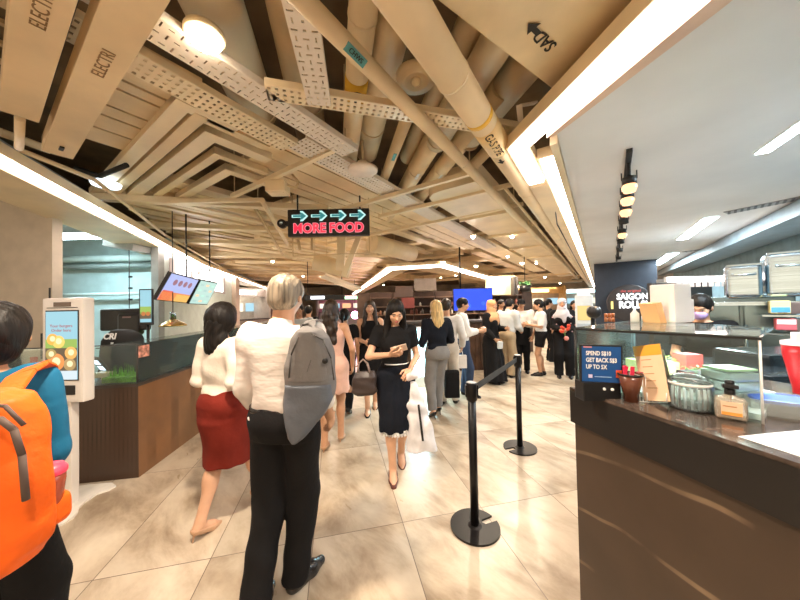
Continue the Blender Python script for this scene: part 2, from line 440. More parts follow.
# navy wall behind the stall
nw = MB(); nw.bar(UV(10, .1, 1.3), UV(10, -1.25, 1.3), .12, 2.6); struct('wall_back', nw, mat('navy_wall_paint', (.030, .038, .055), .5))
# left stall walls
w = MB(); w.box((-5.84, 3.25, 1.47), (4.0, .1, 2.94)); struct('wall_left', w, mat('beige_grey_wall', (.62, .53, .42), .55, namt=.06))
w = MB(); w.box((-6.1, 5.6, 1.47), (3.4, .1, 2.94)); struct('wall_left', w, mat('teal_grey_wall', (.40, .53, .53), .5, namt=.06))
w = MB(); a0, a1 = Vector((-4.12, 4.95, 1.3)), Vector((-5.72, 9.8, 1.3)); w.bar(a0, a1, .1, 2.6); struct('wall_left', w, mat('pale_teal_wall', (.56, .64, .60), .5, namt=.06))
w = MB(); w.bar(Vector((-5.62, 9.85, 0)), Vector((-5.62, 9.85, 2.6)), .22, .22, up=Y_); struct('trim_2', w, mat('beige_post', (.62, .50, .40), .4))
w = MB(); w.bar(Vector((-4.05, 4.85, 0)), Vector((-4.05, 4.85, 2.6)), .12, .12, up=Y_); struct('trim_3', w, mat('steel_post', (.30, .32, .31), .4))
# far walls
w = MB(); w.box((0, 30, 1.8), (60, .2, 3.6)); struct('wall_far', w, mat('far_wall', (.62, .48, .34), .6, namt=.25, nscale=.7))
w = MB(); w.box((-19, 20, 1.8), (.2, 24, 3.6)); struct('wall_far_left', w, mat('far_wall', (.40, .30, .22)))
# left soffit under the strip light
LS = [Vector((-1.72, -.4, 0)), Vector((-2.75, 1.99, 0)), Vector((-4.73, 6.87, 0)), Vector((-6.9, 14.5, 0)), Vector((-7.6, 22, 0))]
def offs(pts, d):
    out = []
    for i, p in enumerate(pts):
        t = (pts[min(i + 1, len(pts) - 1)] - pts[max(i - 1, 0)]).normalized(); n = Vector((t.y, -t.x, 0)); out.append(p + n * d)
    return out
def ribbon(pts, dl, dr, z0, z1, m=None, mb=None):
    mb = mb or MB(); A = offs(pts, dl); B = offs(pts, dr)
    for i in range(len(pts) - 1):
        mb.prism([(A[i].x, A[i].y), (B[i].x, B[i].y), (B[i + 1].x, B[i + 1].y), (A[i + 1].x, A[i + 1].y)], z0, z1, m)
    return mb
struct('trim_4', ribbon(LS, -.62, -.085, 2.60, 2.68), M_CREAM2)
struct('ceiling', MB().prism([(-1.9, -2), (-2.2, -.2), (-5.2, 6.9), (-7.5, 15), (-18, 15), (-18, -2)], 2.95, 3.0), mat('stall_grey_ceiling', (.36, .36, .33), .7, namt=.15, nscale=2))

def led_strip(name, pts, wd, z, label, dh=.012, lip=None, group=None, lm=M_LED):
    r = thing(name, label, 'strip light', pts[0] + Z_ * z, 0, group); o = -(pts[0] + Z_ * z)
    L = [p - pts[0] for p in pts]
    h = ribbon(L, -wd / 2 - .02 * (dh < .03), wd / 2 + .02 * (dh < .03), dh, dh + .08); h.build('housing', M_CREAM2, r)
    ribbon(L, -wd / 2, wd / 2, 0, dh).build('diffuser', lm, r)
    return r
led_strip('strip_light', LS, .12, 2.6, 'long warm white strip light running along the left food stalls')
R1 = [Vector((1.50, -1.9, 0)), Vector((1.0, 1.0, 0)), Vector((.835, 1.98, 0)), UV(2.8, .43, 0)]
led_strip('strip_light', R1, .115, 2.6, 'widest strip light at top right, bending where the plaster ceiling begins')
R2 = [UV(2.33, .285, 0), UV(26, .285, 0)]
led_strip('strip_light', R2, .09, 2.585, 'strip light along the plaster ceiling edge beside the gas pipe')
struct('trim_5', MB().prism([(1.06 + .5, -1.9), (1.075, 1.0), (.93, 1.78), (.97, 1.75), (1.15, 1.0), (1.66, -1.9)], 2.565, 2.66), mat('peach_lip', (.74, .52, .38), .5))
t = MB(); t.bar(UV(2.1, .215, 2.60), UV(28, .215, 2.60), .045, .07); t.bar(UV(2.9, .42, 2.63), UV(28, .42, 2.63), .17, .04); struct('trim_6', t, M_CREAM2)

# ================================================================== CEILING SERVICES
def duct(name, a, b, w, h, label, cat, m=M_CREAM, group=None, bev=.012, flanges=(), loc=None):
    r = thing(name, label, cat, a, 0, group); o = Vector(a); b = Vector(b)
    MB().bar(Vector((0, 0, 0)), b - o, w, h, bev=bev).build('casing', m, r)
    d = (b - o); L = d.length; d.normalize()
    for s in flanges: MB().bar(d * (s * L - .012), d * (s * L + .012), w + .03, h + .03).build('flange', m, r)
    return r
# two cable trunkings with ELECTRICAL lettering (top left)
for v0, v1, u, wd, z, lab, seg in ((.9, 2.58, .125, .135, 2.62, 'leftmost flat cream cable trunking with stencilled electrical lettering', (42, 0)),
                        (.7, 3.02, .305, .14, 2.62, 'second flat cream cable trunking with electrical lettering, right of the leftmost', (120, 0))):
    r = duct('cable_trunking', UV(u, v0, z + .05), UV(u, v1, z + .05), wd, .1, lab, 'duct', M_CREAM, bev=.004)
    v = 1.60 if u < .2 else 1.74
    text('lettering', 'ELECTRICAL'[:7], .06, UV(u, v, z - .002) - r.location, -DV, -DU, mat('brown_stencil', (.30, .17, .07), .6), r, bold=.0, ext=.0008)
    if u > .2:
        s_ = MB(); s_.box((0, 0, 0), (.02, .06, .02), (DU, DV, Z_)); o_ = s_.build('slot', M_BLACK, r); o_.location = UV(u, v1 - .16, z) - r.location
one('gap_shade_strip', MB().bar(UV(.215, .5, 2.85), UV(.215, 2.7, 2.85), .02, .12), M_DARK, 'dark strip standing in for the shade in the gap between the two lettered trunkings', 'rail')  # dark bar standing in for the shade between the trunkings
rr = thing('ladder_tray', 'cable ladder with rungs above the leftmost trunking', 'cable tray', UV(0, .3, 2.9))
for s in (-.12, .12): o_ = MB().bar((0, 0, 0), DV * 2.6, .02, .05).build('rail', M_CREAM3, rr); o_.location = DU * (s + .1)
for k in range(14): o_ = MB().bar(-DU * .14, DU * .14, .03, .02).build('rung', M_CREAM3, rr); o_.location = DV * (.15 + k * .18) + DU * .1

# perforated cable trays: thin sheet with true slots
def perf_tray(name, a, b, w, label, pat='slot', m=M_TRAY, flange=.04, tilt=0):
    a = Vector(a); b = Vector(b); d = b - a; L = d.length; d.normalize(); x = d.cross(Z_).normalized()
    r = thing(name, label, 'cable tray', a)
    mb = MB(); ncol = max(3, int(w / .045)); n = int(L / .04)
    cw = w / ncol; ch = L / n
    for i in range(n):
        if i * ch > 5.5:   # far end: too small to show
            mb.add([d * (i * ch) - x * (w / 2), d * (i * ch) + x * (w / 2), d * L + x * (w / 2), d * L - x * (w / 2)], [(0, 1, 2, 3)]); break
        for j in range(ncol):
            y0 = i * ch; x0 = -w / 2 + j * cw
            if pat == 'slot':
                along = (i + j) % 2 == 0
                hx, hy = (.16, .62) if along else (.62, .2)
                if (i // 2) % 3 == 2 and j % 3 == 1: hx, hy = .3, .3
            elif pat == 'dash': hx, hy = (.22, .7) if j % 2 == (i // 3) % 2 else (.0, .0)
            else: hx, hy = .42, .42
            if hx == 0:
                mb.add([d * yy + x * xx for xx, yy in ((x0, y0), (x0 + cw, y0), (x0 + cw, y0 + ch), (x0, y0 + ch))], [(0, 1, 2, 3)]); continue
            xi0, xi1 = x0 + cw * (.5 - hx / 2), x0 + cw * (.5 + hx / 2); yi0, yi1 = y0 + ch * (.5 - hy / 2), y0 + ch * (.5 + hy / 2)
            q = [(x0, y0), (x0 + cw, y0), (x0 + cw, y0 + ch), (x0, y0 + ch), (xi0, yi0), (xi1, yi0), (xi1, yi1), (xi0, yi1)]
            mb.add([d * yy + x * xx for xx, yy in q], [(0, 1, 5, 4), (1, 2, 6, 5), (2, 3, 7, 6), (3, 0, 4, 7)])
    mb.build('perforated_sheet', m, r, solid=.003)
    for s in (-1, 1): MB().bar(x * s * w / 2 + Z_ * flange / 2, x * s * w / 2 + Z_ * flange / 2 + d * L, .006, flange).build('side_flange', m, r)
    return r
perf_tray('perforated_tray', UV(-.1, 1.58, 2.80), UV(1.72, 1.65, 2.80), .17, 'white perforated cable tray below the round ceiling lamp')
perf_tray('perforated_tray', UV(-.1, 1.93, 2.84), UV(1.42, 2.03, 2.84), .20, 'cream perforated tray with dash slots beside the nested trunkings', 'hole', M_CREAM2)
perf_tray('perforated_tray', UV(1.45, 1.98, 2.88), UV(7.0, 2.12, 2.88), .24, 'perforated tray running behind the round white speaker', 'hole', M_TRAY)
perf_tray('perforated_tray', Vector((-.36, 1.02, 2.76)), Vector((-.46, 1.72, 2.76)), .13, 'short white slotted tray piece hanging beside the long grey-green labelled pipe')
perf_tray('perforated_tray', Vector((-.75, 1.66, 2.80)), Vector((.98, 2.14, 2.80)), .125, 'perforated tray crossing beneath the gas pipes', 'hole', M_CREAM2)

# slatted trunkings between lettered trunking and nested trunkings
cs = [2.02, 2.2, 2.35, 2.47, 2.72, 2.88, 3.12, 3.4]
for i in range(len(cs) - 1):
    duct('slatted_trunking', UV(.41, (cs[i] + cs[i + 1]) / 2, 2.98), UV(.80, (cs[i] + cs[i + 1]) / 2, 2.98), cs[i + 1] - cs[i] - .024, .06, 'short flat cream trunking between the lettered trunking and the nested trunkings', 'duct', M_CREAM, 'short flat trunkings beside the lettered duct', bev=.003)
# nested trunkings: each turns a corner
nest = [([(182, 106), (129, 180), (163, 208)], .10, 'outermost nested cream trunking turning a corner'),
        ([(262, 152), (199, 118), (142, 182), (174, 206)], .085, 'second nested cream trunking inside the outermost'),
        ([(264, 164), (210, 137), (160, 185), (190, 207)], .115, 'broad third nested cream trunking'),
        ([(264, 176), (217, 156), (177, 188), (198, 205)], .07, 'fourth nested trunking, narrow, near the middle'),
        ([(264, 188), (228, 172), (193, 194), (210, 207)], .09, 'innermost nested trunking at the centre of the corner')]
for i, (pts, wd, lab) in enumerate(nest):
    pw = []
    for k, p in enumerate(pts):
        g = G(p[0], p[1], 2.9); u, v = g.dot(DU), g.dot(DV); pw.append([u, v])
    # square the runs up with the service axes
    if len(pw) == 3: pw = [[pw[0][0] + .35, pw[0][1]]] + pw
    for k in range(len(pw) - 1):
        if k % 2 == 0: pw[k][1] = pw[k + 1][1] if k else pw[1][1]
    pw[2][0] = pw[1][0]; pw[3][1] = pw[2][1]; pw[3][0] += 1.1
    q = [UV(u, v, 2.93) for u, v in pw]
    r = thing('nested_trunking', lab, 'duct', q[1])
    for k in range(3):
        a, b = q[k], q[k + 1]; d = (b - a).normalized()
        MB().bar(a - q[1] - d * (wd / 2 if k else 0), b - q[1] + d * (wd / 2 if k < 2 else 0), wd, .06 + .004 * k, bev=.003).build('run', M_CREAM if i % 2 else M_CREAM2, r)
# long slat field
GR_S = 'long slatted trunkings above the food sign'
vs = []; v = 2.16
rnd = random.Random(3)
while v < 4.9:
    wd = rnd.choice([.12, .17, .22]); vs.append((v + wd / 2, wd)); v += wd + .022
for v, wd in vs:
    u0 = 1.45 if v < 3.1 else 2.35
    if v > 3.75: u0 = max(1.2, (v - 3.4) * .66 + .15)
    duct('ceiling_trunking', UV(u0, v, 3.0), UV(rnd.choice([4.6, 5.6, 7.2]), v, 3.0), wd, .07, 'long narrow cream trunking in the slatted field above the food sign', 'duct', M_CREAM2 if rnd.random() < .4 else M_CREAM, GR_S, bev=.003)
# unistrut cross rails
def strut(a, b, lab, wd=.045, h=.045, m=M_CREAM2, grp=None):
    a = Vector(a); b = Vector(b); r = thing('cross_rail', lab, 'rail', a, 0, grp); d = (b - a)
    MB().bar((0, 0, 0), d, wd, h).build('channel', m, r)
    n = max(1, int(d.length / 1.2))
    for k in range(n + 1):
        q = d * (k / n) * .94 + d * .03
        MB().tube(q, q + Z_ * (3.54 - (a.z + q.z)), .006, n=6).build('hanger_rod', M_CREAM3, r)
strut(UV(1.70, 1.62, 2.88), UV(1.70, 3.55, 2.88), 'cream channel rail crossing just behind the white junction box')
strut(UV(2.75, .95, 2.84), UV(2.75, 3.3, 2.84), 'cream channel rail crossing right of the food sign')
strut(UV(3.3, .7, 2.84), UV(3.3, 2.6, 2.84), 'cream channel rail beneath the flat duct behind the round speaker')
strut(UV(4.1, .8, 2.86), UV(4.1, 4.6, 2.86), 'cream channel rail third from the food sign')
strut(G(128, 203, 2.84), G(262, 200, 2.84), 'level cream rail beneath the nested trunkings', .05, .04)
strut(G(205, 257, 2.84), G(400, 256, 2.84), 'long level cream rail below the food sign', .05, .06)
strut(G(170, 262, 2.84) + Vector((0, 1.2, 0)), G(345, 264, 2.84) + Vector((0, 1.4, 0)), 'level cream rail far behind the food sign', .06, .07)

# pipes along the service axis
def pipe(name, pts, r, label, m=M_CREAM, joints=(), group=None, n=24):
    pts = [Vector(p) for p in pts]; t = thing(name, label, 'pipe', pts[0], 0, group)
    mb = MB()
    for i in range(len(pts) - 1):
        mb.tube(pts[i] - pts[0], pts[i + 1] - pts[0], r, n=n)
        if i: mb.ball(pts[i] - pts[0], r, n)
    mb.build('tube', m, t); d = pts[1] - pts[0]; L = d.length; d.normalize()
    for j in joints: MB().tube(d * j - d * .006, d * j + d * .006, r * 1.05, n=n).build('coupling', m, t)
    return t
M_YEL = mat('yellow_band', (.75, .42, .03), .5); M_BLK = mat('black_lettering', (.02, .015, .01), .6)
gp = pipe('gas_pipe', [UV(-.3, .57, 2.68), UV(26, .57, 2.68)], .082, 'thickest round cream gas pipe with yellow band and black lettering', M_CREAM2, (1.63, 3.4, 5.2, 8))
o0 = Vector(UV(-.3, .57, 2.68))
MB().tube(UV(1.68, .57, 2.68) - o0, UV(1.72, .57, 2.68) - o0, .0835, n=24).build('yellow_band', M_YEL, gp)
MB().tube(UV(1.80, .57, 2.68) - o0, UV(2.12, .57, 2.68) - o0, .0832, n=24).build('yellow_label', mat('pale_yellow_label', (.84, .60, .28), .5), gp)
def curved_text(s, size, u, v, z, r, parent, org, m):
    t = text('lettering', s, size, (0, 0, 0), X_, Y_, m, parent, bold=.0008, ext=.0004)
    for q in t.data.vertices:   # wrap round the underside of the pipe, facing the aisle
        th = -q.co.y / r - rad(14); a_ = q.co.x
        p = UV(u, v, z) + DU * a_ + (-Z_ * math.cos(th) - DV * (-math.sin(th))) * (r + .001)
        q.co = p - org
    return t
curved_text('GAS PIPE', .074, 1.95, .57, 2.68, .0836, gp, o0, M_BLK)
ar_ = MB(); ar_.plate(UV(2.15, .57, 2.594) - o0, DU, -DV, [(0, -.008), (.035, -.008), (.035, -.025), (.075, 0), (.035, .025), (.035, .008), (0, .008)], .002); ar_.build('arrow', M_BLK, gp)
lp = pipe('service_pipe', [UV(-.3, .93, 2.76), UV(18, .93, 2.76)], .042, 'slim cream pipe with green label, left of the gas pipe', M_CREAM2, (2.65, 4.4, 6.5))
o0 = Vector(UV(-.3, .93, 2.76))
MB().box(UV(1.0, .93, 2.76) + (-DV * .5 - Z_ * .86) * .041 - o0, (.04, .13, .006), ((DV * .86 - Z_ * .5), DU, (-DV * .5 - Z_ * .86))).build('green_label', mat('teal_label', (.10, .32, .30), .5), lp)
text('lettering', 'CHWS', .03, UV(1.0, .93, 2.76) + (-DV * .5 - Z_ * .86) * .046 - o0, DU, (-DV * .86 + Z_ * .5), M_BLK, lp)
pipe('service_pipe', [UV(2.4, .74, 2.9), UV(18, .74, 2.9)], .03, 'thin pipe above and between the two long pipes')
pipe('service_pipe', [UV(3.2, .80, 2.78), UV(16, .82, 2.78)], .018, 'thinnest conduit running along the flat duct', M_CREAM2)
pipe('conduit', [UV(2.6, .30, 2.655) + Vector((0, 0, .02)), UV(4.4, .44, 2.59), UV(9, .45, 2.59), UV(20, .46, 2.59)], .007, 'dark cable sagging along the fascia by the strip light', M_DARK, n=6)
# pipes along the tile axis, higher up
def apipe(px, py, r, z, y0, y1, label, m=M_CREAM3, band=None, tagc=None):
    g = G(px, py, z); a = g + TA * ((y0 - g.y) / TA.y); b = g + TA * ((y1 - g.y) / TA.y)
    t = pipe('drain_pipe', [a, b], r, label, m, (1.2, 2.4))
    if band:
        MB().tube(g - a - TA * .12, g - a + TA * .16, r * 1.02, n=24).build('yellow_band', M_YEL, t)
        text('lettering', band, .11, g - a - Z_ * (r + .006) + TA * .03, TA, TB, M_BLK, t, bold=.003)
    if tagc:
        MB().box(g - a - Z_ * (r + .0), (.03, .13, .008), (TB, TA, Z_)).build('label_tag', tagc, t)
    return t
M_WTAG = mat('white_tag', (.75, .75, .72), .5); M_RTAG = mat('red_tag', (.6, .12, .08), .5); M_TTAG = mat('teal_tag', (.1, .35, .35), .5)
apipe(356, 88, .075, 3.05, .3, 4.8, 'cream pipe with yellow band reading gas, behind the crossing tray', M_CREAM, 'GAS')
apipe(394, 152, .05, 3.02, 2.2, 4.8, 'slim cream pipe with a teal tag', M_CREAM, tagc=M_TTAG)
apipe(417, 168, .095, 3.05, 2.0, 4.9, 'cream pipe with white tag, left of the pair with tags', M_CREAM, tagc=M_WTAG)
apipe(440, 170, .085, 3.05, 2.0, 4.9, 'cream pipe with long white tag, middle of the tagged pipes', M_CREAM, tagc=M_WTAG)
apipe(457, 182, .055, 3.02, 2.4, 5.0, 'cream pipe with red and white tag, nearest the rounded duct', M_CREAM, tagc=M_RTAG)
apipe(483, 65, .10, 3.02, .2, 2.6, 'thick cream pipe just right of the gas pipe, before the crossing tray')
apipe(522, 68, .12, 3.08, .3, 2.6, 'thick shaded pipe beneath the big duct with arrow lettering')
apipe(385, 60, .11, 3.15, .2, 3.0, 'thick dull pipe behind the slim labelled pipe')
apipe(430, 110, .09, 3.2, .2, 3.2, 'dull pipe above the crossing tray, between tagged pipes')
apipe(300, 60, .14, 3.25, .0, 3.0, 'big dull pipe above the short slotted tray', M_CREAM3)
apipe(240, 70, .16, 3.2, .0, 2.4, 'big pale round duct above the lit ceiling lamp', M_CREAM2)
# round flange / sprinkler rose
d_ = thing('round_ceiling_speaker', 'dull ringed round speaker behind the gas pipe', 'speaker', G(416, 80, 2.95))
MB().lathe((0, 0, 0), [(.0, .0), (.06, .0), (.07, -.015), (.085, -.015), (.095, 0), (.12, -.01), (.125, .03), (.0, .05)]).build('grille_ring', M_CREAM3, d_)
MB().ball((0, 0, -.01), .03).build('cone', M_CREAM, d_)
# big duct with SAD arrow
e0, e1 = G(437, 0, 2.78), G(556, 92, 2.78); dd = (e1 - e0).normalized(); nn = Vector((dd.y, -dd.x, 0))
sd = thing('air_duct', 'big rectangular cream duct with arrow and upside-down lettering, top right', 'duct', e0)
MB().bar(nn * .36 - dd * 1.4 + Z_ * .2, nn * .36 + dd * .95 + Z_ * .2, .72, .4, bev=.01).build('casing', M_CREAM, sd)
for s_ in (-.6, .93): MB().bar(nn * .36 + dd * (s_ - .012) + Z_ * .2, nn * .36 + dd * (s_ + .012) + Z_ * .2, .75, .43).build('flange', M_CREAM, sd)
g = G(546, 40, 2.776) - e0
ax_t = (G(530, 25, 2.776) - G(552, 46, 2.776)).normalized(); ax_n = Vector((ax_t.y, -ax_t.x, 0))
text('lettering', 'SAD', .075, G(545, 41, 2.776) - e0, ax_t, ax_n, M_BLK, sd, bold=.001)
ar_ = MB(); p_ = G(538, 33, 2.774) - e0
ar_.plate(p_, ax_t, ax_n, [(-.01, -.012), (.035, -.012), (.035, -.032), (.08, 0), (.035, .032), (.035, .012), (-.01, .012)], .002); ar_.build('arrow', M_BLK, sd)
# long flat duct with rounded end
fd = thing('air_duct', 'long flat cream duct with rounded near end, behind the slim pipe', 'duct', UV(3.0, 1.3, 2.93))
pts = [(0.0, .16), (.03, .28), (.12, .38), (.28, .42), (14, .42), (14, -.28), (.0, -.28)]
MB().plate(Vector((0, 0, -.08)), DU, DV, pts, .22).build('casing', M_CREAM2, fd)
for k in (1.2, 2.6, 4.2, 6): MB().bar(DU * k + DV * .07 - DV * .37, DU * k + DV * .07 + DV * .37, .03, .24).build('flange', M_CREAM2, fd)
# bracket by the crossing tray
bk = thing('strut_bracket', 'white perforated bracket under the big duct', 'bracket', G(525, 108, 2.8))
MB().bar((-.05, -.02, 0), (.09, .04, .06), .03, .01).build('arm', M_TRAY, bk); MB().bar((-.05, -.03, .0), (-.0, .07, -.04), .035, .01).build('foot', M_TRAY, bk)
# lights, speakers, junction box
def round_lamp(loc, r, label, lit, power, grp=None):
    t = thing('round_ceiling_lamp', label, 'ceiling light', loc, 0, grp)
    MB().lathe((0, 0, 0), [(.0, .03), (r * .95, .03), (r, .02), (r, .006), (r * .86, .0), (r * .8, .006)], 32).build('housing', M_CREAM2, t)
    MB().lathe((0, 0, 0), [(r * .84, .004), (r * .76, -.02), (r * .5, -.038), (.0, -.045)][::-1], 32).build('lens', lit, t)
    if power: spot(loc[0], loc[1], loc[2] - .06, power, (1, .83, .64), 150, r * .7, 'ceiling_lamp_light')
    return t
M_HOT = emis('hot_lamp_lens', (1, .84, .66), 22)
round_lamp(G(205, 38, 2.8), .085, 'bright round ceiling lamp near the lettered trunkings', M_HOT, 150)
round_lamp(G(473, 236, 2.72), .045, 'small bright downlight under the flat duct', M_HOT, 70)
sp = thing('round_ceiling_speaker', 'round white speaker disc behind the crossing tray', 'speaker', G(363, 172, 2.78))
MB().lathe((0, 0, 0), [(0, 0), (.12, 0), (.135, .01), (.135, .03), (.06, .05), (.05, .09), (0, .09)], 32).build('disc', mat('speaker_white', (.82, .68, .55), .5), sp)
MB().tube((0, 0, .09), (0, 0, .3), .01).build('stem', M_CREAM, sp)
jb = thing('junction_box', 'cream square junction box on the cross rail by the sign', 'box', G(278, 190, 2.78))
MB().box((0, 0, .02), (.2, .16, .12), bev=.008).build('body', M_CREAM2, jb); MB().box((0, 0, -.043), (.15, .11, .008)).build('cover', M_CREAM2, jb)
MB().path([(.1, 0, .05), (.18, .02, .02), (.2, .05, .1), (.12, .05, .2)], .012).build('cable_gland', M_CREAM, jb)
for k, (px, py) in enumerate([(522, 263), (456, 275), (476, 266), (545, 277), (560, 283), (443, 262)]):
    lb = ['first small downlight beyond the flat duct', 'small downlight left of the blue screen', 'small downlight above the blue screen', 'small downlight near the far end of the gas pipe', 'farthest small downlight by the gas pipe', 'small downlight inside the bend of the far strip light'][k]
    round_lamp(G(px, py, 2.62), .06, lb, M_HOT, 60)
# extra downlights added at invented spots to brighten the hall
for x, y in ((-3.5, 8.0), (-2.2, 8.5), (3, 8), (-1.2, 6.2), (2.2, 5.6), (0, 10), (4.5, 9.5), (-4, 12), (2, 14), (7, 14), (-8, 17), (-1, 18), (.5, -.6), (-1.2, -1.4)):
    round_lamp(Vector((x, y, 2.84)), .045, 'small added downlight brightening the hall from among the cream ducts', M_HOT, 75, 'added hall downlights among the ducts')

# MORE FOOD sign
sc_ = P(329, 223, 3.7); sg = thing('hanging_sign', 'black hanging sign with teal arrows over red food lettering', 'sign', sc_)
MB().box((0, 0, 0), (1.04, .06, .345), bev=.012).build('board', M_BLACK, sg)
M_NR = emis('red_neon', (.95, .015, .05), .7); M_NP = emis('pink_neon_edge', (1, .38, .42), .5); M_NT = emis('teal_neon', (.02, .19, .20), .6); M_NW = emis('pale_neon_edge', (.50, .85, .80), .6)
text('lettering_outline', 'MORE FOOD', .165, (0, -.031, -.075), X_, Z_, M_NP, sg, bold=.011, ext=.001, sx=.93)
text('lettering', 'MORE FOOD', .165, (0, -.034, -.075), X_, Z_, M_NR, sg, bold=.004, ext=.002, sx=.93)
AR = [(-.085, -.014), (.02, -.014), (.0, -.05), (.03, -.05), (.085, 0), (.03, .05), (.0, .05), (.02, .014), (-.085, .014)]
for k in range(4):
    x = -.36 + k * .245
    MB().plate((x, -.033, .085), X_ * 1.22, Z_ * 1.3, AR, .002).build('arrow_outline', M_NW, sg)
    MB().plate((x - .003, -.037, .085), X_, Z_, [(a * .98, b * .86) for a, b in AR], .003).build('arrow', M_NT, sg)
MB().tube((-.6, -.03, 0), (-.6, .03, 0), .055).build('end_disc', M_BLACK, sg); MB().box((-.54, 0, 0), (.1, .04, .06)).build('end_arm', M_BLACK, sg)
MB().lathe((-.6, -.034, 0), [(.0, 0), (.018, 0), (.022, .004)], 16, ax=(X_, Z_, -Y_)).build('bolt', M_STEEL, sg)
for x in (-.4, .4): MB().tube((x, 0, .17), (x, 0, .9), .01).build('hanger_rod', M_BLACK, sg)
fr_ = thing('hanging_bracket', 'thin grey rod bracket hanging just below the food sign', 'bracket', P(331, 237, 3.78))
for a, b in (((-.5, 0, 0), (-.5, 0, -.24)), ((.5, 0, 0), (.5, 0, -.22)), ((-.5, 0, -.24), (.5, 0, -.22)), ((-.5, 0, 0), (.5, 0, 0))): MB().tube(a, b, .007, n=8).build('rod', M_CREAM3, fr_)
for x in (-.5, .5): MB().tube((x, 0, 0), (x, 0, .8), .005, n=6).build('hanger_wire', M_CREAM3, fr_)

# clutter of ducts and rails over the middle and far hall
GR_F = 'cream ducts crossing the far ceiling'
GR_L = 'long trunkings over the left side of the hall'
rnd = random.Random(12); v = 3.5
while v < 12:
    wd = rnd.choice([.10, .16, .24, .34]); u0 = max(2.0 if v < 4.9 else 0, (v - 3.4) * .66 + .45)
    if v > 4.9: duct('ceiling_trunking', UV(u0 - .6, v, 3.05), UV(u0 + rnd.uniform(3, 7), v, 3.05), wd, .07, 'long cream trunking over the left side of the hall beyond the nested trunkings', 'duct', rnd.choice([M_CREAM, M_CREAM2]), GR_L, bev=.003)
    v += wd + rnd.uniform(.03, .12)
for k in range(7):
    a_ = UV(.9 + .75 * k, 4.6 + 1.05 * k, 2.86 + .02 * (k % 3)); duct('cross_duct', a_ - TB * 1.2, a_ + TB * 2.4, .10 + .05 * (k % 3), .07, 'cream duct running across the hall near the left strip light', 'duct', M_CREAM2, 'ducts across the hall near the left strip light', bev=.004)
rnd = random.Random(11)
def clutter(a, b, w, h, m): duct('ceiling_duct', a, b, w, h, 'cream painted duct crossing the far part of the ceiling', 'duct', m, GR_F, bev=.01)
for k in range(26):
    u = 5.2 + k * .85; v0 = rnd.uniform(-1, 6); L = rnd.uniform(2, 7); z = rnd.uniform(2.85, 3.3); w_ = rnd.uniform(.06, .35)
    if v0 < .95: v0 = .95
    clutter(UV(u, v0, z), UV(u, v0 + L, z), w_, rnd.choice([.06, .12, .2]), rnd.choice([M_CREAM, M_CREAM2, M_CREAM3]))
for k in range(22):
    v = 2.3 + k * .62 + rnd.uniform(-.2, .2); u0 = 7.0 + rnd.uniform(-1, 3); z = rnd.uniform(2.85, 3.3)
    if v > 5: u0 -= 3
    clutter(UV(u0, v, z), UV(u0 + rnd.uniform(4, 12), v, z), rnd.uniform(.08, .5), rnd.choice([.08, .15, .25]), rnd.choice([M_CREAM, M_CREAM2, M_CREAM3]))
for k in range(9):
    u0 = 2.6 + .4 * k; v = 5.0 + .33 * k
    clutter(UV(u0, v, 2.93), UV(u0 + 3.5, v, 2.93), .2, .1, rnd.choice([M_CREAM, M_CREAM2]))
# items just under the sign: white curved struts and a round duct
pl = rd1 = pipe('round_duct', [P(315, 262, 5.6), P(350, 270, 5.6)], .16, 'short thick round duct beneath the food sign', M_CREAM)
rd2 = pipe('round_duct', [P(372, 243, 5.6), P(412, 254, 6.6)], .17, 'thick pale round duct right of the food sign', M_CREAM2)
pl2 = thing('vertical_plank', 'pale upright duct drop directly below the food sign', 'duct', P(342, 238, 4.9)); MB().bar((0, 0, .1), (-.04, 0, -.55), .14, .06, up=Y_).build('panel', M_CREAM2, pl2)
pl3 = thing('vertical_plank', 'slanting pale duct drop below the right end of the food sign', 'duct', P(360, 240, 4.8)); MB().bar((0, 0, .1), (-.28, 0, -.6), .09, .06, up=Y_).build('panel', M_CREAM2, pl3)
pt5 = perf_tray('perforated_tray', P(322, 276, 6.0), P(351, 288, 5.5) + Vector((0, .9, 0)), .5, 'small perforated tray far below the food sign', 'hole')
def hang(t, pts, top=3.56, r=.006, nm='hanger_rod', m=None):
    for x, y, z in pts: MB().tube((x, y, z), (x, y, top - t.location.z), r, n=6).build(nm, m or M_CREAM3, t)
# brackets and hanging grey straps near the nest
for t_ in (rd1, rd2, pl2, pl3): hang(t_, [(0, 0, .05)])
hang(pt5, [(.1, 0, .02), (.3, .2, 0)])
pipe('conduit', [G(262, 200, 2.82), G(288, 245, 2.78), G(300, 252, 2.78)], .03, 'slanting cream conduit left of the food sign', M_CREAM2)
pipe('conduit', [G(253, 205, 2.86), G(283, 255, 2.8)], .022, 'grey slanting conduit beside the cream one at the sign', M_CREAM3)
cl0 = thing('cable_loop', 'looped dull cable hanging under the left of the food sign', 'cable', P(300, 250, 4.2)); q0 = cl0.location.copy(); MB().path([p - q0 for p in [P(300, 250, 4.2), P(298, 240, 4.2), P(305, 233, 4.2), P(312, 238, 4.2), P(312, 250, 4.2)]], .02).build('cable', M_CREAM3, cl0); hang(cl0, [tuple(P(305, 233, 4.2) - q0)], r=.008)
one('black_access_strip', MB().path([G(75, 168, 2.84), G(100, 176, 2.80), G(127, 165, 2.86)], .022), M_BLACK, 'black curved cable near the end of the lettered trunking', 'cable')
pipe('drop_pipe', [G(20, 118, 2.7), G(19, 148, 2.66)], .022, 'short cream pipe below the end of the leftmost trunking', M_CREAM2)
pipe('conduit', [G(20, 150, 2.72), G(95, 180, 2.72), G(165, 235, 2.72), G(235, 275, 2.72)], .018, 'cream conduit running beside the left strip light', M_CREAM2)
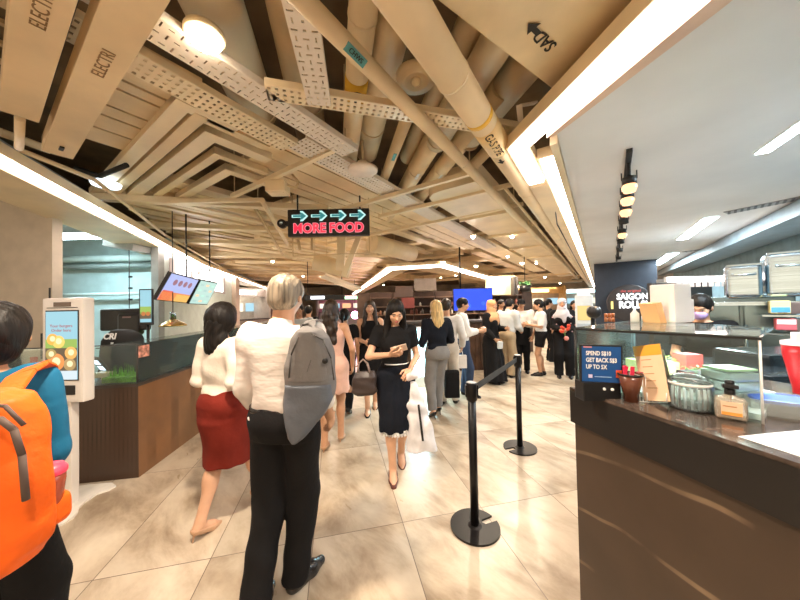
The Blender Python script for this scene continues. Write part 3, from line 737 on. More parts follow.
pipe('conduit', [G(0, 132, 2.86), G(50, 150, 2.86)], .03, 'short cream conduit at the far left above the strip light', M_CREAM2)
one('small_reflector_lamp', MB().lathe(G(106, 186, 2.82), [(0, .02), (.11, 0), (.12, .03), (0, .08)], 24), emis('cool_reflector', (.75, .92, 1), 1.6), 'small cool white lamp disc beyond the lettered trunkings', 'ceiling light')
# ================================================================== RIGHT STALL
CT = 1.16
# counter: plan from measured points
E0 = Vector((.765, 1.33, 0)); E1 = Vector((.93, .67, 0)); ed = (E1 - E0).normalized(); en = Vector((-ed.y, ed.x, 0))   # en points into the stall
if en.x < 0: en = -en
c1 = E0 + ed * 1.9
rc = thing('service_counter', 'long dark brown stone-look counter with black top band, right foreground', 'counter', E0)
def rel(pts, o): return [(p.x - o.x, p.y - o.y) for p in pts]
body = [E0 + en * .02 + ed * .004, c1 + en * .02, c1 + en * .85, E0 + en * 1.02 + ed * .02]
MB().prism(rel(body, E0), 0, CT - .155).build('front_panel', line_mat('dark_veined_laminate', (.052, .032, .020), (.22, .15, .09), (rad(7), rad(5), 0), 1.3, 5, .012, .42), rc)
band = [E0, c1, c1 + en * .9, E0 + en * .95]
MB().prism(rel([E0, c1, c1 + en * .05, E0 + en * .05], E0), CT - .155, CT - .012).build('fascia_band', mat('black_band', (.013, .011, .010), .38), rc)
MB().prism(rel(band, E0), CT - .014, CT).build('worktop', mat('brown_stone_worktop', (.085, .062, .050), .16, nscale=18, namt=.5), rc)
# back worktop of stainless steel
gA, gB = G(577, 386, CT), G(763, 424, CT)
sw = thing('steel_worktop', 'stainless steel worktop behind the glass food case', 'worktop', gB + Vector((0, 0, 0)))
MB().prism(rel([gB + Vector((.02, .03, 0)), Vector((2.9, .2, 0)), Vector((3.4, 1.9, 0)), gA + Vector((1.0, .9, 0))], gB), -.10, -.04).build('top', M_STEEL, sw)
MB().prism(rel([gB + Vector((.08, .12, 0)), Vector((2.8, .3, 0)), Vector((3.2, 1.7, 0)), gA + Vector((1.0, .8, 0))], gB), -CT, -.1).build('base', M_DARK, sw)
# glass food case
gd = (gB - gA).normalized(); gn = Vector((-gd.y, gd.x, 0)); gl = (gB - gA).length; GH = .262
fc = thing('glass_food_case', 'clear glass sneeze guard case on the right counter', 'glass case', gA)
MB().bar(Vector((0, 0, GH / 2)), gd * gl + Z_ * GH / 2, .006, GH).build('front_glass', M_GLASS, fc)
MB().bar(Z_ * GH + gd * -.01, gd * (gl + .005) + Z_ * GH, .008, .008).build('front_rail', M_BLACK, fc)
for s in (0, gl): MB().tube(gd * s, gd * s + Z_ * GH, .0035 if s else .006, m=None).build('post', M_WHITE if s else M_BLACK, fc)
MB().prism(rel([gA, gB, gB + gn * .45 , gA + gn * .75], gA), GH, GH + .008).build('top_glass', M_GLASSG, fc)
MB().bar(Z_ * GH / 2, gn * .75 + Z_ * GH / 2, .006, GH).build('side_glass', M_GLASS, fc)
MB().prism(rel([gA + gd * .03 + gn * .03, gB + gn * .03, gB + gn * .42, gA + gd * .03 + gn * .72], gA), .001, .02).build('tray_floor', mat('pale_tray', (.70, .76, .74), .25), fc)
MB().bar(Z_ * (GH - .012) + gn * .40 + gd * .05, gd * gl * .95 + gn * .40 + Z_ * (GH - .012), .02, .012).build('added_light_bar', emis('case_fill_glow', (.95, .98, .92), 5), fc)  # glowing bar added to brighten the inside of the case
area((gA + gB).x / 2 + gn.x * .35, (gA + gB).y / 2 + gn.y * .35, CT + GH - .025, .4, .05, 2.2, (.95, 1, .95), math.atan2(gd.y, gd.x), 'case_fill_lamp')  # added fill light under the top glass
# thin black X stand at the right end of the case
xs = thing('wire_stand', 'small pale crossed wire stand behind the right end of the glass case', 'stand', P(752, 395, 1.1)); 
for a, b in (((-.012, 0, -.07), (.012, 0, .07)), ((.014, .01, -.06), (-.012, .0, .05))): MB().tube(a, b, .0025, n=6).build('wire', M_WHITE, xs)
# items in the case
rnd = random.Random(5)
M_GREEN = mat('leaf_green', (.16, .42, .07), .5, namt=.3, nscale=30)
def herb_box(name, c, w, d, h, label, leaf=True, m=M_DARK, lm=M_GREEN):
    t = thing(name, label, 'container', c)
    MB().box((0, 0, h / 2), (w, d, h), bev=.004).build('box', m, t)
    if leaf:
        mb = MB()
        for k in range(46):
            a = rnd.uniform(0, 6.28); q = Vector((rnd.uniform(-w, w) * .45, rnd.uniform(-d, d) * .45, h + rnd.uniform(0, .02))); l = rnd.uniform(.012, .025)
            x = Vector((math.cos(a), math.sin(a), rnd.uniform(-.2, .7))).normalized(); y = x.cross(Z_).normalized()
            mb.add([q, q + x * l * .5 + y * l * .3, q + x * l, q + x * l * .5 - y * l * .3], [(0, 1, 2, 3)])
        mb.build('leaves', lm, t, solid=.0008)
    return t
def on_case(s, dpt): return gA + gd * gl * s + gn * dpt + Z_ * .021
herb_box('herb_container', on_case(.30, .42), .16, .13, .07, 'container of yellow-green lettuce at the left inside the glass case', m=mat('yellow_green_tub', (.55, .62, .28), .4), lm=mat('lettuce', (.45, .60, .12), .5, namt=.3, nscale=30))
herb_box('herb_container', on_case(.66, .22), .08, .09, .075, 'black box of green herbs in the middle of the glass case')
herb_box('topping_container', on_case(.52, .48), .08, .07, .11, 'red-topped container at the back of the glass case', m=mat('red_pack', (.62, .08, .07), .4), leaf=False)
tubs = []
for k in range(3):
    c = on_case(.83, .20) + Z_ * (.034 * k)
    tag(MB().box(c + Z_ * .016, (.13 - .01 * k, .10, .03), bev=.006).build('clear_tub', glass('cloudy_plastic', (.75, .88, .85), .6, .2)), ['bottom', 'middle', 'topmost'][k] + ' pale plastic tub in the stack inside the glass case', 'tub', 'stack of pale tubs')
one('green_lid', MB().box(on_case(.83, .20) + Z_ * .108, (.11, .09, .008), bev=.003), mat('pale_green_lid', (.45, .68, .35), .4), 'pale green lid on top of the stack of tubs', 'lid')
# blue promotional sign on black base
TL, TR, BL, BR = P(580, 346, 1.18), P(617, 347, 1.15), P(582, 381, 1.18), P(621, 383, 1.15)
sx_ = (BR - BL).normalized(); sy_ = ((TL - BL)); sy_ = (sy_ - sx_ * sy_.dot(sx_)).normalized(); sw_ = (BR - BL).length; sh_ = (TL - BL).length
ps = thing('promotion_sign', 'small blue counter sign with white lettering on a black base', 'sign', Vector((BL.x, BL.y, CT))); b0 = BL - Vector((BL.x, BL.y, CT))
MB().box(b0 + sx_ * sw_ / 2 + sy_ * sh_ / 2 - sx_.cross(sy_) * .006, (sw_ + .012, sh_ + .012, .012), (sx_, sy_, sx_.cross(sy_))).build('frame', M_BLACK, ps)
MB().plate(b0, sx_, sy_, [(0, 0), (sw_, 0), (sw_, sh_), (0, sh_)], .001).build('blue_panel', mat('blue_print', (.010, .075, .26), .35), ps)
nz = sx_.cross(sy_) * .0022
M_TW = mat('white_print', (.85, .85, .85), .5)
for k, s in enumerate(('SPEND S$10', 'GET BACK S$3', 'UP TO 5X')):
    text('lettering', s, .0235, b0 + sx_ * .014 + sy_ * (sh_ - .028 - .027 * k) + nz, sx_, sy_, M_TW, ps, bold=.0006, ext=.0003, align='LEFT', sx=.72)
MB().box(b0 + sx_ * .03 + sy_ * .022 + nz, (.014, .014, .001), (sx_, sy_, sx_.cross(sy_))).build('white_square', mat('lilac_print', (.6, .55, .8), .5), ps)
MB().box(b0 + sx_ * .075 + sy_ * .021 + nz, (.06, .003, .001), (sx_, sy_, sx_.cross(sy_))).build('small_print_line', mat('pale_blue_print', (.25, .4, .65), .5), ps)
MB().box(b0 + sx_ * (sw_ - .008) + sy_ * .035 + nz, (.02, .03, .001), (sx_, sy_, sx_.cross(sy_))).build('red_tab', mat('orange_red_print', (.75, .10, .03), .5), ps)
MB().box(b0 + sx_ * .02 + sy_ * (sh_ - .003) + nz, (.03, .004, .001), (sx_, sy_, sx_.cross(sy_))).build('pink_tab', mat('pink_print', (.75, .3, .3), .5), ps)
zb = b0.z
MB().box(sx_ * sw_ / 2 + Vector((0, .025, zb / 2 - .004)) + Vector((b0.x, b0.y, 0)), (sw_ + .01, .06, abs(zb) + .006), bev=.004).build('base', M_BLACK, ps)
for k in (0, 1): MB().ball(b0 + sx_ * (.075 + k * .028) + Vector((0, -.007, -.026)), .006).build('round_button', M_WHITE, ps)
# brown cup
cu = thing('brown_cup', 'tapered brown cup of pink sachets beside the blue sign', 'cup', P(631, 397, 1.13)); cu.location.z = CT
MB().lathe((0, 0, 0), [(0, .0), (.024, 0), (.024, .03), (.026, .031), (.040, .105), (.037, .105), (.025, .035), (0, .035)]).build('cup_body', mat('brown_glazed', (.13, .045, .025), .15), cu)
MB().lathe((0, 0, 0), [(.041, .10), (.043, .104), (.041, .108), (.038, .106)]).build('rim', M_BLACK, cu)
for k, (x, y, a) in enumerate(((-.02, 0, -.25), (-.012, .01, .1), (.0, -.01, -.1))): MB().box((x, y, .11), (.014, .004, .05), (Vector((math.cos(a), 0, math.sin(a))), Y_, Vector((-math.sin(a), 0, math.cos(a)))), bev=.001).build('sachet', mat('pink_sachet', (.75, .03, .09), .4), cu)
wr_ = thing('wire_rack', 'thin white wire rack between the brown cup and the menu card', 'rack', P(640, 400, 1.12)); wr_.location.z = CT
for k in range(5): MB().path([(.012 * k, 0, .0), (.012 * k, 0, .10 - .003 * k), (.012 * k, .05, .10)], .0015, 6).build('wire', M_WHITE, wr_)
MB().path([(-.01, 0, .0), (.13, -.03, .001)], .0025, 6).build('foot_wire', M_WHITE, wr_)
MB().box((.035, .02, .09), (.05, .02, .04), bev=.004).build('pink_packet', mat('dull_pink_packet', (.45, .10, .12), .5), wr_)
# orange and peach menu card
TL, TR, BL, BR = P(649, 346.5, 1.12), P(677, 347, 1.08), P(645, 400, 1.12), P(664, 405, 1.08)
sx_ = (P(668, 401, 1.05) - BL).normalized(); sy_ = TL - BL; sy_ = (sy_ - sx_ * sy_.dot(sx_)).normalized(); wd = .085; hg = (TL - BL).length
mc = thing('menu_card', 'tall peach menu card with orange header standing on the right counter', 'menu', Vector((BL.x, BL.y, CT))); b0 = BL - Vector((BL.x, BL.y, CT)); b0.z = .004
nz = sx_.cross(sy_)
MB().plate(b0, sx_, sy_, [(0, 0), (wd, 0), (wd + .012, hg), (0, hg)], .002).build('card', mat('peach_card', (.80, .55, .36), .5, namt=.03), mc)
MB().plate(b0 + nz * .0022, sx_, sy_, [(0, hg - .04), (wd + .01, hg - .04), (wd + .012, hg), (0, hg)], .0006).build('orange_header', mat('orange_card', (.78, .36, .03), .5), mc)
for k in range(5): MB().plate(b0 + nz * .0022, sx_, sy_, [(.02, .045 + k * .026), (.055, .045 + k * .026), (.055, .048 + k * .026), (.02, .048 + k * .026)], .0004).build('print_line', mat('brown_print', (.45, .22, .10), .5), mc)
MB().plate(b0 - nz * .03 + Vector((0, .0, 0)), sx_, sy_, [(0, 0), (wd, 0), (wd, hg * .9), (0, hg * .97)], -.002).build('back_card', mat('pale_back_card', (.75, .62, .50), .5), mc)
for s in (.01, wd - .01): MB().tube(b0 + sx_ * s + nz * .004 + Vector((0, 0, -.003)), b0 + sx_ * s + nz * .004 + Z_ * .03, .002, n=6).build('clip_foot', M_WHITE, mc)
# ribbed glass jar
M_JAR = glass('jar_glass', (.88, .96, .96), .14, .03)
jr = thing('glass_jar', 'wide ribbed clear glass jar with lid on the right counter', 'jar', G(690, 409, CT))
rj = .058
prof = [(0, .0), (rj * .8, .0), (rj, .012), (rj * 1.05, .05), (rj, .085), (rj * .92, .092)]
mb = MB(); n = 44
vs = []
for r, z in prof:
    for i in range(n):
        t = 2 * math.pi * i / n; q = r * (1 + (.035 if i % 2 else -.02) * (1 if .01 < z < .09 else 0)); vs.append((q * math.cos(t), q * math.sin(t), z))
mb.add(vs, [(j * n + i, j * n + (i + 1) % n, (j + 1) * n + (i + 1) % n, (j + 1) * n + i) for j in range(len(prof) - 1) for i in range(n)], None, False)
mb.build('bowl', M_JAR, jr, solid=.003)
MB().lathe((0, 0, 0), [(rj * .96, .092), (rj * 1.0, .098), (rj * .9, .112), (rj * .5, .124), (0, .127)]).build('lid', M_JAR, jr)
MB().lathe((0, 0, 0), [(rj * .93, .088), (rj * 1.03, .091), (rj * 1.03, .098), (rj * .93, .098)]).build('rim', M_WHITE, jr)
mb = MB()
for i in range(17): t = 2 * math.pi * i / 17; mb.tube((.046 * math.cos(t), .046 * math.sin(t), .012), (.048 * math.cos(t), .048 * math.sin(t), .08), .0035, n=6)
mb.build('white_ribs', mat('milky_rib', (.75, .85, .88), .3), jr)
# sanitizer bottle
bt = thing('pump_bottle', 'clear square bottle with black pump and peach label at the counter edge', 'bottle', G(731, 419, CT), rad(-42))
bs_ = sdf_obj('bottle_body', [rbox((0, 0, .036), (.036, .02, .036), .012), cap((0, 0, .07), (0, 0, .082), .016, .011, k=.012)], glass('peach_clear_plastic', (.95, .82, .66), .45, .05), bt, .003)
MB().box((0, 0, .03), (.062, .030, .052), bev=.006).build('gel', glass('gel', (.96, .80, .62), .55, .1), bt)
MB().box((.0, -.0208, .038), (.046, .001, .042)).build('label_print', mat('peach_label', (.80, .50, .33), .5), bt)
MB().box((.0, -.0215, .022), (.044, .001, .010)).build('orange_stripe', mat('orange_stripe', (.85, .30, .05), .5), bt)
MB().box((-.004, -.0215, .045), (.03, .001, .004)).build('brown_line', mat('brown_print', (.45, .22, .10), .5), bt)
MB().lathe((0, 0, 0), [(0, .08), (.013, .08), (.013, .097), (.006, .099), (.006, .112), (0, .112)], 18).build('pump_collar', M_BLACK, bt)
MB().box((0, -.006, .108), (.036, .03, .013), bev=.004).build('pump_head', M_BLACK, bt); MB().lathe((0, 0, 0), [(0, .112), (.012, .112), (.011, .124), (0, .125)], 14).build('pump_cap', M_BLACK, bt)
MB().tube((0, 0, .015), (0, 0, .08), .003, n=6).build('dip_tube', M_DARK, bt)
# paper at the edge
one('paper_sheet', MB().plate(Vector((0, 0, CT + .0008)), X_, Y_, rel([G(738, 437, CT), G(800, 431, CT), G(812, 470, CT), G(806, 461, CT)][:3] + [G(800, 457, CT)], Vector((0, 0, 0))), .0015), mat('white_paper', (.86, .88, .88), .5, namt=.01), 'white paper sheet lying on the near end of the right counter', 'paper')
# tubs behind
def sw_pt(px, py): g = G(px, py, CT - .04); return g
bx = thing('plastic_bin', 'clear plastic bin with bright blue liner on the steel worktop', 'bin', G(781, 424, CT - .04)); bx.rotation_euler.z = rad(-35)
for c, d in (((0, -.07, .045), (.17, .004, .09)), ((0, .07, .045), (.17, .004, .09)), ((-.085, 0, .045), (.004, .14, .09)), ((.085, 0, .045), (.004, .14, .09))): MB().box(c, d).build('side_wall', glass('bin_plastic', (.80, .88, .88), .5, .1), bx)
MB().box((0, 0, .03), (.15, .12, .05), bev=.01).build('contents', mat('brown_contents', (.22, .15, .11), .6), bx)
MB().box((.0, 0, .082), (.14, .11, .012), bev=.005).build('blue_liner', mat('blue_liner', (.02, .13, .75), .4), bx)
rd = thing('red_dispenser', 'red tapered jug with pale lid at the far right edge', 'jug', G(806, 404, CT - .04))
MB().lathe((0, 0, 0), [(0, 0), (.03, 0), (.032, .06), (.055, .20), (.056, .24), (0, .24)], 28).build('jug_body', mat('red_plastic', (.42, .008, .012), .3), rd)
MB().lathe((0, 0, 0), [(.058, .235), (.058, .25), (.03, .258), (.03, .285), (0, .285)], 28).build('lid', mat('pale_pink_lid', (.80, .62, .62), .35), rd)
one('black_machine', MB().box(P(785, 380, 1.75), (.55, .3, .36), bev=.02), mat('black_gloss', (.015, .02, .024), .2), 'big black appliance behind the red jug', 'appliance')
one('black_machine', MB().box(P(772, 390, 1.5), (.3, .22, .2), bev=.02), mat('black_gloss', (.015, .02, .024), .2), 'low black appliance in front of the big black appliance', 'appliance')
# stuff on the top glass
tz = CT + GH + .008
wb = thing('takeaway_box', 'tall white and peach paper box standing on the glass case', 'box', P(671, 325, 1.55)); wb.location.z = tz
MB().box((0, 0, .10), (.115, .12, .20), (Vector((.97, .22, 0)), Vector((-.22, .97, 0)), Z_), bev=.006).build('carton', mat('white_card', (.84, .82, .80), .5, namt=.02), wb)
MB().box((-.09, .01, .05), (.03, .11, .11), (Vector((.97, .0, .22)), Y_, Vector((-.22, 0, .97)))).build('peach_side', mat('peach_side', (.85, .48, .22), .5), wb)
MB().box((.07, .05, .06), (.12, .10, .12), bev=.01).build('lower_carton', mat('white_card', (.84, .82, .80), .5), wb)
for k, (px, h, r) in enumerate(((635, .075, .02), (645, .05, .016))):
    q = P(px, 323, 1.62); t = thing('sauce_bottle', ['larger', 'smaller'][k] + ' white squeeze bottle on the glass case', 'bottle', Vector((q.x, q.y, tz)))
    MB().lathe((0, 0, 0), [(0, 0), (r, 0), (r, h * .6), (r * .4, h * .8), (r * .2, h), (0, h)], 18).build('bottle_body', M_WHITE, t)
for k in range(6):
    q = P(606 + 2.6 * (k % 3) * 1.4, 322, 1.66 + .02 * (k // 3)); t = one('sauce_jar', MB().lathe(Vector((q.x, q.y, tz + (k // 3) * .024)), [(0, 0), (.0085, 0), (.0085, .02), (.006, .023), (0, .023)], 12), mat('amber_jar', (.42, .14, .05), .3), 'small amber jar in the cluster on the left of the glass case', 'jar', 'cluster of small amber jars')
bg_ = thing('black_bowl', 'black bowl seen at the left end of the stall under its sign', 'bowl', P(594, 312, 2.4)); MB().lathe((0, 0, 0), [(0, -.06), (.045, -.035), (.055, 0), (.045, .035), (0, .06)], 20, ax=(Y_, Z_, X_)).build('bowl_body', M_BLACK, bg_); MB().bar((.0, .02, -.3), (.0, .02, -.05), .02, .02, up=Y_).build('stand', M_BLACK, bg_)

# SAIGON ROLLS sign on the navy wall
so = P(629, 303, 7.55); wx = -DV.copy()
sg2 = thing('shop_sign', 'round dark wall sign with white stall name lettering on the navy wall', 'sign', so)
wn = wx.cross(Z_).normalized()
if wn.y > 0: wn = -wn
sg2.location = so + wn * .12
MB().lathe((0, 0, 0), [(0, -.02), (.48, -.02), (.48, .0), (.45, .01), (.0, .01)][::-1], 40, ax=(wx, Z_, wn)).build('round_panel', mat('charcoal_round', (.05, .042, .042), .4), sg2)
M_SW = emis('white_sign_light', (1, 1, 1), 1.6)
text('lettering', 'SAIGON', .21, wn * .014 + Z_ * .16 + wx * .06, wx, Z_, M_SW, sg2, bold=.006, ext=.006, sx=.82)
text('lettering', 'ROLLS!', .25, wn * .014 - Z_ * .05 + wx * .07, wx, Z_, M_SW, sg2, bold=.008, ext=.006, sx=.74)
for s in (-.36, .44): MB().box(wn * .02 + Z_ * -.05 + wx * s, (.05, .2, .01), (wx, Z_, wn)).build('yellow_bar', emis('yellow_bar', (.9, .7, .2), 1.0), sg2)
text('small_lettering', 'the original', .09, wn * .014 + Z_ * .31 + wx * .03, wx, Z_, emis('red_small', (.8, .1, .08), .8), sg2, ext=.003)
# pendants from the track
tr = thing('light_track', 'black ceiling track above the row of pendant spotlights', 'track', UV(2.55, -.2, 2.59)); MB().bar((0, 0, 0), DU * 7 - DV * .2, .035, .03).build('track', M_BLACKM, tr)
M_BULB = emis('amber_bulb', (1, .50, .22), 1.3)
for k, (u, lit) in enumerate(((2.75, 1), (3.1, 1), (3.5, 1), (4.1, 0), (4.7, 1), (5.5, 0), (6.4, 0), (7.6, 0))):
    q = UV(u, -.2 - .03 * (u - 2.5), 2.57)
    nm = 'first second third fourth fifth sixth seventh eighth'.split()[k]
    t = thing('pendant_spotlight', nm + ' pendant from the near end of the black ceiling track' + (', with glowing amber bulb' if lit else ', black and unlit'), 'pendant light', q, 0, 'pendants on the black track')
    MB().tube((0, 0, 0), (0, 0, -.10), .012, n=8).build('stem', M_BLACKM, t)
    MB().lathe((0, 0, 0), [(.02, -.095), (.045, -.105), (.045, -.16), (.038, -.16), (.036, -.11), (.0, -.1)], 20).build('shade', M_BLACKM, t)
    if lit:
        MB().lathe((0, 0, 0), [(0, -.135), (.036, -.145), (.050, -.18), (.036, -.215), (0, -.225)][::-1], 16).build('bulb', M_BULB, t)
        if k < 3: spot(q.x, q.y, q.z - .23, 14, (1, .7, .42), 150, .03, 'pendant_lamp')
    for s in (-1, 1): MB().bar(DV * s * .045 + Z_ * -.06, DV * s * .045 + Z_ * -.12, .006, .006, up=Y_).build('yoke_arm', M_BLACKM, t)
# recessed fluorescent lights in plaster
def linlight(a, b, w_, label, p):
    a = G(*a, 2.598); b = G(*b, 2.598); r = thing('recessed_light', label, 'ceiling light', a); d = b - a
    MB().bar((0, 0, -.002), d + Z_ * -.002, w_ + .03, .012).build('trim_frame', M_WHITE, r); MB().bar((0, 0, -.01), d + Z_ * -.01, w_, .006).build('diffuser', M_LEDC, r)
    c = (a + b) / 2; area(c.x, c.y, 2.57, .12, d.length, p, (.80, .93, 1), math.atan2(-d.x, d.y), 'recessed_light_lamp')
linlight((762, 152), (830, 105), .07, 'cool recessed ceiling light at the right edge, nearest the camera', 36)
linlight((682, 239), (711, 217), .14, 'cool recessed ceiling light near the long vent', 50)
linlight((655, 265), (673, 253), .2, 'farthest cool recessed ceiling light, by the navy wall', 40)
def vent(a, b, w_, label, n):
    a = G(*a, 2.597); b = G(*b, 2.597); r = thing('ceiling_vent', label, 'vent', a); d = b - a; L = d.length; dn = d.normalized(); x = dn.cross(Z_)
    MB().bar((0, 0, 0), d, w_, .01).build('plate', mat('vent_grey', (.28, .28, .28), .5), r)
    for k in range(n): q = dn * (L * (k + .5) / n); MB().bar(q - x * w_ * .42 - Z_ * .006 - dn * .02, q + x * w_ * .42 - Z_ * .006 + dn * .02, .022, .006).build('slot', M_BLACK, r)
vent((726, 213), (850, 188), .17, 'long slotted air vent in the plaster ceiling', 16)
vent((684, 252), (724, 246), .12, 'small slotted air vent farther back in the plaster ceiling', 8)
# stainless hoods and shelves at the back of the stall
st = thing('steel_shelf', 'stainless steel wall shelf carrying the steel bins', 'shelf', P(770, 303, 2.55), rad(-46))
MB().box((.1, 0, 0), (1.5, .5, .03)).build('board', M_STEEL, st); MB().box((.1, .22, -.7), (.05, .05, 1.4)).build('upright', M_STEEL, st)
MB().box((-.6, .22, -.7), (.05, .05, 1.4)).build('upright', M_STEEL, st)
def steel_bin(px0, px1, py0, py1, Y, label):
    a = P(px0, py1, Y); b = P(px1, py0, Y); w_ = b.x - a.x; h = b.z - a.z
    t = thing('steel_bin', label, 'bin', Vector(((a.x + b.x) / 2, Y, a.z)), rad(-46)); w_ *= .80
    sdf_obj('bin_body', [rbox((0, 0, h / 2), (w_ / 2, .15, h / 2), .03), rbox((0, 0, h), (w_ / 2 - .012, .138, .04), .02, sub=True)], M_STEEL, t, .012)
    MB().bar((-w_ * .47, -.152, h * .97), (w_ * .47, -.152, h * .97), .012, .012, up=Y_).build('rim', M_STEEL, t)
    MB().path([(-w_ * .3, -.155, h * .72), (-w_ * .3, -.18, h * .68), (w_ * .3, -.18, h * .68), (w_ * .3, -.155, h * .72)], .006, 6).build('handle', M_STEEL, t)
steel_bin(728, 756, 265, 299, 2.5, 'left stainless bin on the high shelf')
steel_bin(770, 812, 252, 297, 2.35, 'right stainless bin on the high shelf, taller')
for k, (px, c, nm) in enumerate(((759, (.62, .50, .36), 'tan'), (764, (.05, .05, .05), 'black'))):
    one('small_carton', MB().box(P(px - 1, 289 - 6 * k, 2.6), (.09, .1, .05), bev=.005), mat(nm + '_carton', c, .5), nm + ' small carton between the two steel bins', 'carton')
for k, (px, py, w_, h, c, nm) in enumerate(((779, 307, .10, .10, (.62, .55, .25), 'yellow and blue'), (793, 308, .13, .09, (.12, .08, .07), 'dark brown'), (785, 324, .10, .09, (.50, .10, .12), 'red and white'), (797, 325, .12, .1, (.14, .10, .08), 'lower dark brown'))):
    t = thing('food_packet', nm + ' packet on the open shelves under the steel bins', 'packet', P(px, py, 2.3), rad(-46))
    MB().box((0, 0, 0), (w_, .12, h), bev=.01).build('packet', mat('packet_%d' % k, c, .5), t)
    if k in (0, 2): MB().box((0, -.061, -.02 if k == 0 else .02), (w_ * .9, .004, h * .4)).build('printed_band', mat('band_%d' % k, (.06, .25, .5) if k == 0 else (.8, .8, .8), .5), t)
for k, z in enumerate((315.5, 334)): one('shelf_board', MB().box(P(796, z, 2.35), (.36, .2, .015), (Vector((.69, -.72, 0)), Vector((.72, .69, 0)), Z_)), M_STEEL, ['upper', 'lower'][k] + ' thin steel shelf board below the steel bins', 'shelf')
fr2 = thing('upright_fridge', 'tall grey-green steel fridge behind the glass case', 'fridge', P(742, 330, 2.75), rad(-46)); fr2.location.z = 0
MB().box((0, .2, .78), (.62, .45, 1.56), bev=.015).build('cabinet', mat('fridge_steel', (.25, .33, .34), .25, .6), fr2)
for s in (-.15, .15): MB().box((s, -.035, .8), (.28, .02, 1.4), bev=.01).build('door', mat('fridge_door', (.30, .40, .41), .22, .6), fr2)
MB().tube((.02, -.07, .8), (.02, -.07, 1.3), .012, n=8).build('handle', M_STEEL, fr2)
# dark back opening with shelf behind the masked worker, pink strip above
dk = thing('kitchen_hatch', 'dark kitchen hatch behind the masked worker with hanging tickets', 'hatch', P(698, 300, 4.6))
MB().box((0, .3, -.9), (1.0, .1, 2.4)).build('back_panel', M_DARK, dk); MB().box((0, .05, .32), (.95, .3, .06)).build('header', mat('grey_header', (.35, .36, .36), .4), dk)
for k in range(9): MB().box((-.4 + .1 * k, -.11, .25), (.075, .004, .09)).build('ticket', mat('ticket_paper', (.70, .68, .66), .5), dk)
sl = thing('strip_light', 'short pinkish strip light above the kitchen hatch', 'strip light', P(699, 280, 4.4)); MB().box((0, 0, 0), (.9, .06, .05)).build('tube', emis('pink_tube', (1, .78, .70), 5), sl); MB().box((0, .04, .02), (.95, .05, .08)).build('housing', M_WHITE, sl)
for k in range(7):
    q = P(722 + (k % 4) * 2.6, 312 + 7 * (k // 4), 2.95)
    t = thing('supply_bottle', 'small blue-white bottle on the rack beside the masked worker', 'bottle', q, 0, 'bottles on the rack beside the worker')
    MB().lathe((0, 0, 0), [(0, -.05), (.02, -.05), (.02, .0), (.008, .02), (0, .03)], 12).build('bottle', mat('blue_white', (.30, .50, .62), .3), t)
rk = thing('bottle_rack', 'dark rack holding small bottles beside the masked worker', 'rack', P(726, 320, 3.1))
for z in (-.11, .02): MB().box((0, 0, z), (.3, .2, .015)).build('shelf', M_DARK, rk)
for s in (-.15, .15): MB().bar((s, 0, -1.3), (s, 0, .25), .02, .02, up=Y_).build('upright', M_STEEL, rk)

# ================================================================== LEFT STALL
LC0 = Vector((-2.46, 2.72, 0)); LC1 = Vector((-2.95, 7.4, 0)); LH = .84
lt = thing('wooden_counter', 'low brown wood-panelled corner counter of the left stall', 'counter', LC0)
woodm = line_mat('warm_wood_panel', (.22, .10, .038), (.15, .065, .022), (0, rad(90), 0), 9, 2.5, .5, .4, (1, 1, .12))
woodd = line_mat('dark_wood_panel', (.055, .028, .016), (.03, .015, .008), (0, rad(90), 0), 9, 2.5, .5, .4, (1, 1, .12))
ld = (LC1 - LC0).normalized(); lnv = Vector((-ld.y, ld.x, 0)); LF = Vector((-4.3, 2.42, 0)); lf = (LF - LC0).normalized()
MB().bar(Z_ * LH / 2 + lnv * .02, ld * (LC1 - LC0).length + Z_ * LH / 2 + lnv * .02, .04, LH).build('side_panel', woodm, lt)
lfn = Vector((-lf.y, lf.x, 0)); lfn = lfn if lfn.y > 0 else -lfn
MB().bar(Z_ * LH / 2 + lfn * .02 + lf * .0, LF - LC0 + Z_ * LH / 2 + lfn * .02, .04, LH).build('front_panel', woodd, lt)
MB().prism(rel([LC0, LC1, LC1 + lnv * .62, LC0 + lnv * .62 + ld * .6, LF + lfn * .62, LF], LC0), LH, LH + .03).build('worktop', mat('dark_worktop', (.05, .04, .035), .3), lt)
gl_ = thing('glass_screen', 'low clear glass guard on the left wooden counter', 'glass guard', LC0 + Z_ * (LH + .03))
MB().bar(Z_ * .18 + lnv * .03 + ld * .03, ld * 4.5 + Z_ * .18 + lnv * .03, .008, .36).build('side_glass', M_GLASSG, gl_)
MB().bar(Z_ * .18 + lfn * .03 + lf * .03, lf * 1.7 + Z_ * .18 + lfn * .03, .008, .36).build('front_glass', M_GLASSG, gl_)
MB().bar(Z_ * .36 + lfn * .03 + lf * .03, lf * 1.7 + Z_ * .36 + lfn * .03, .012, .010).build('top_edge', M_DARK, gl_)
MB().prism([(p.x, p.y) for p in (ld * .05 + lnv * .03, ld * 4.5 + lnv * .03, ld * 4.5 + lnv * .3, ld * .05 + lnv * .3)], .355, .363).build('top_glass', M_GLASSG, gl_)
MB().tube(ld * .03 + lnv * .03, ld * .03 + lnv * .03 + Z_ * .36, .008, n=8).build('corner_post', M_DARK, gl_)
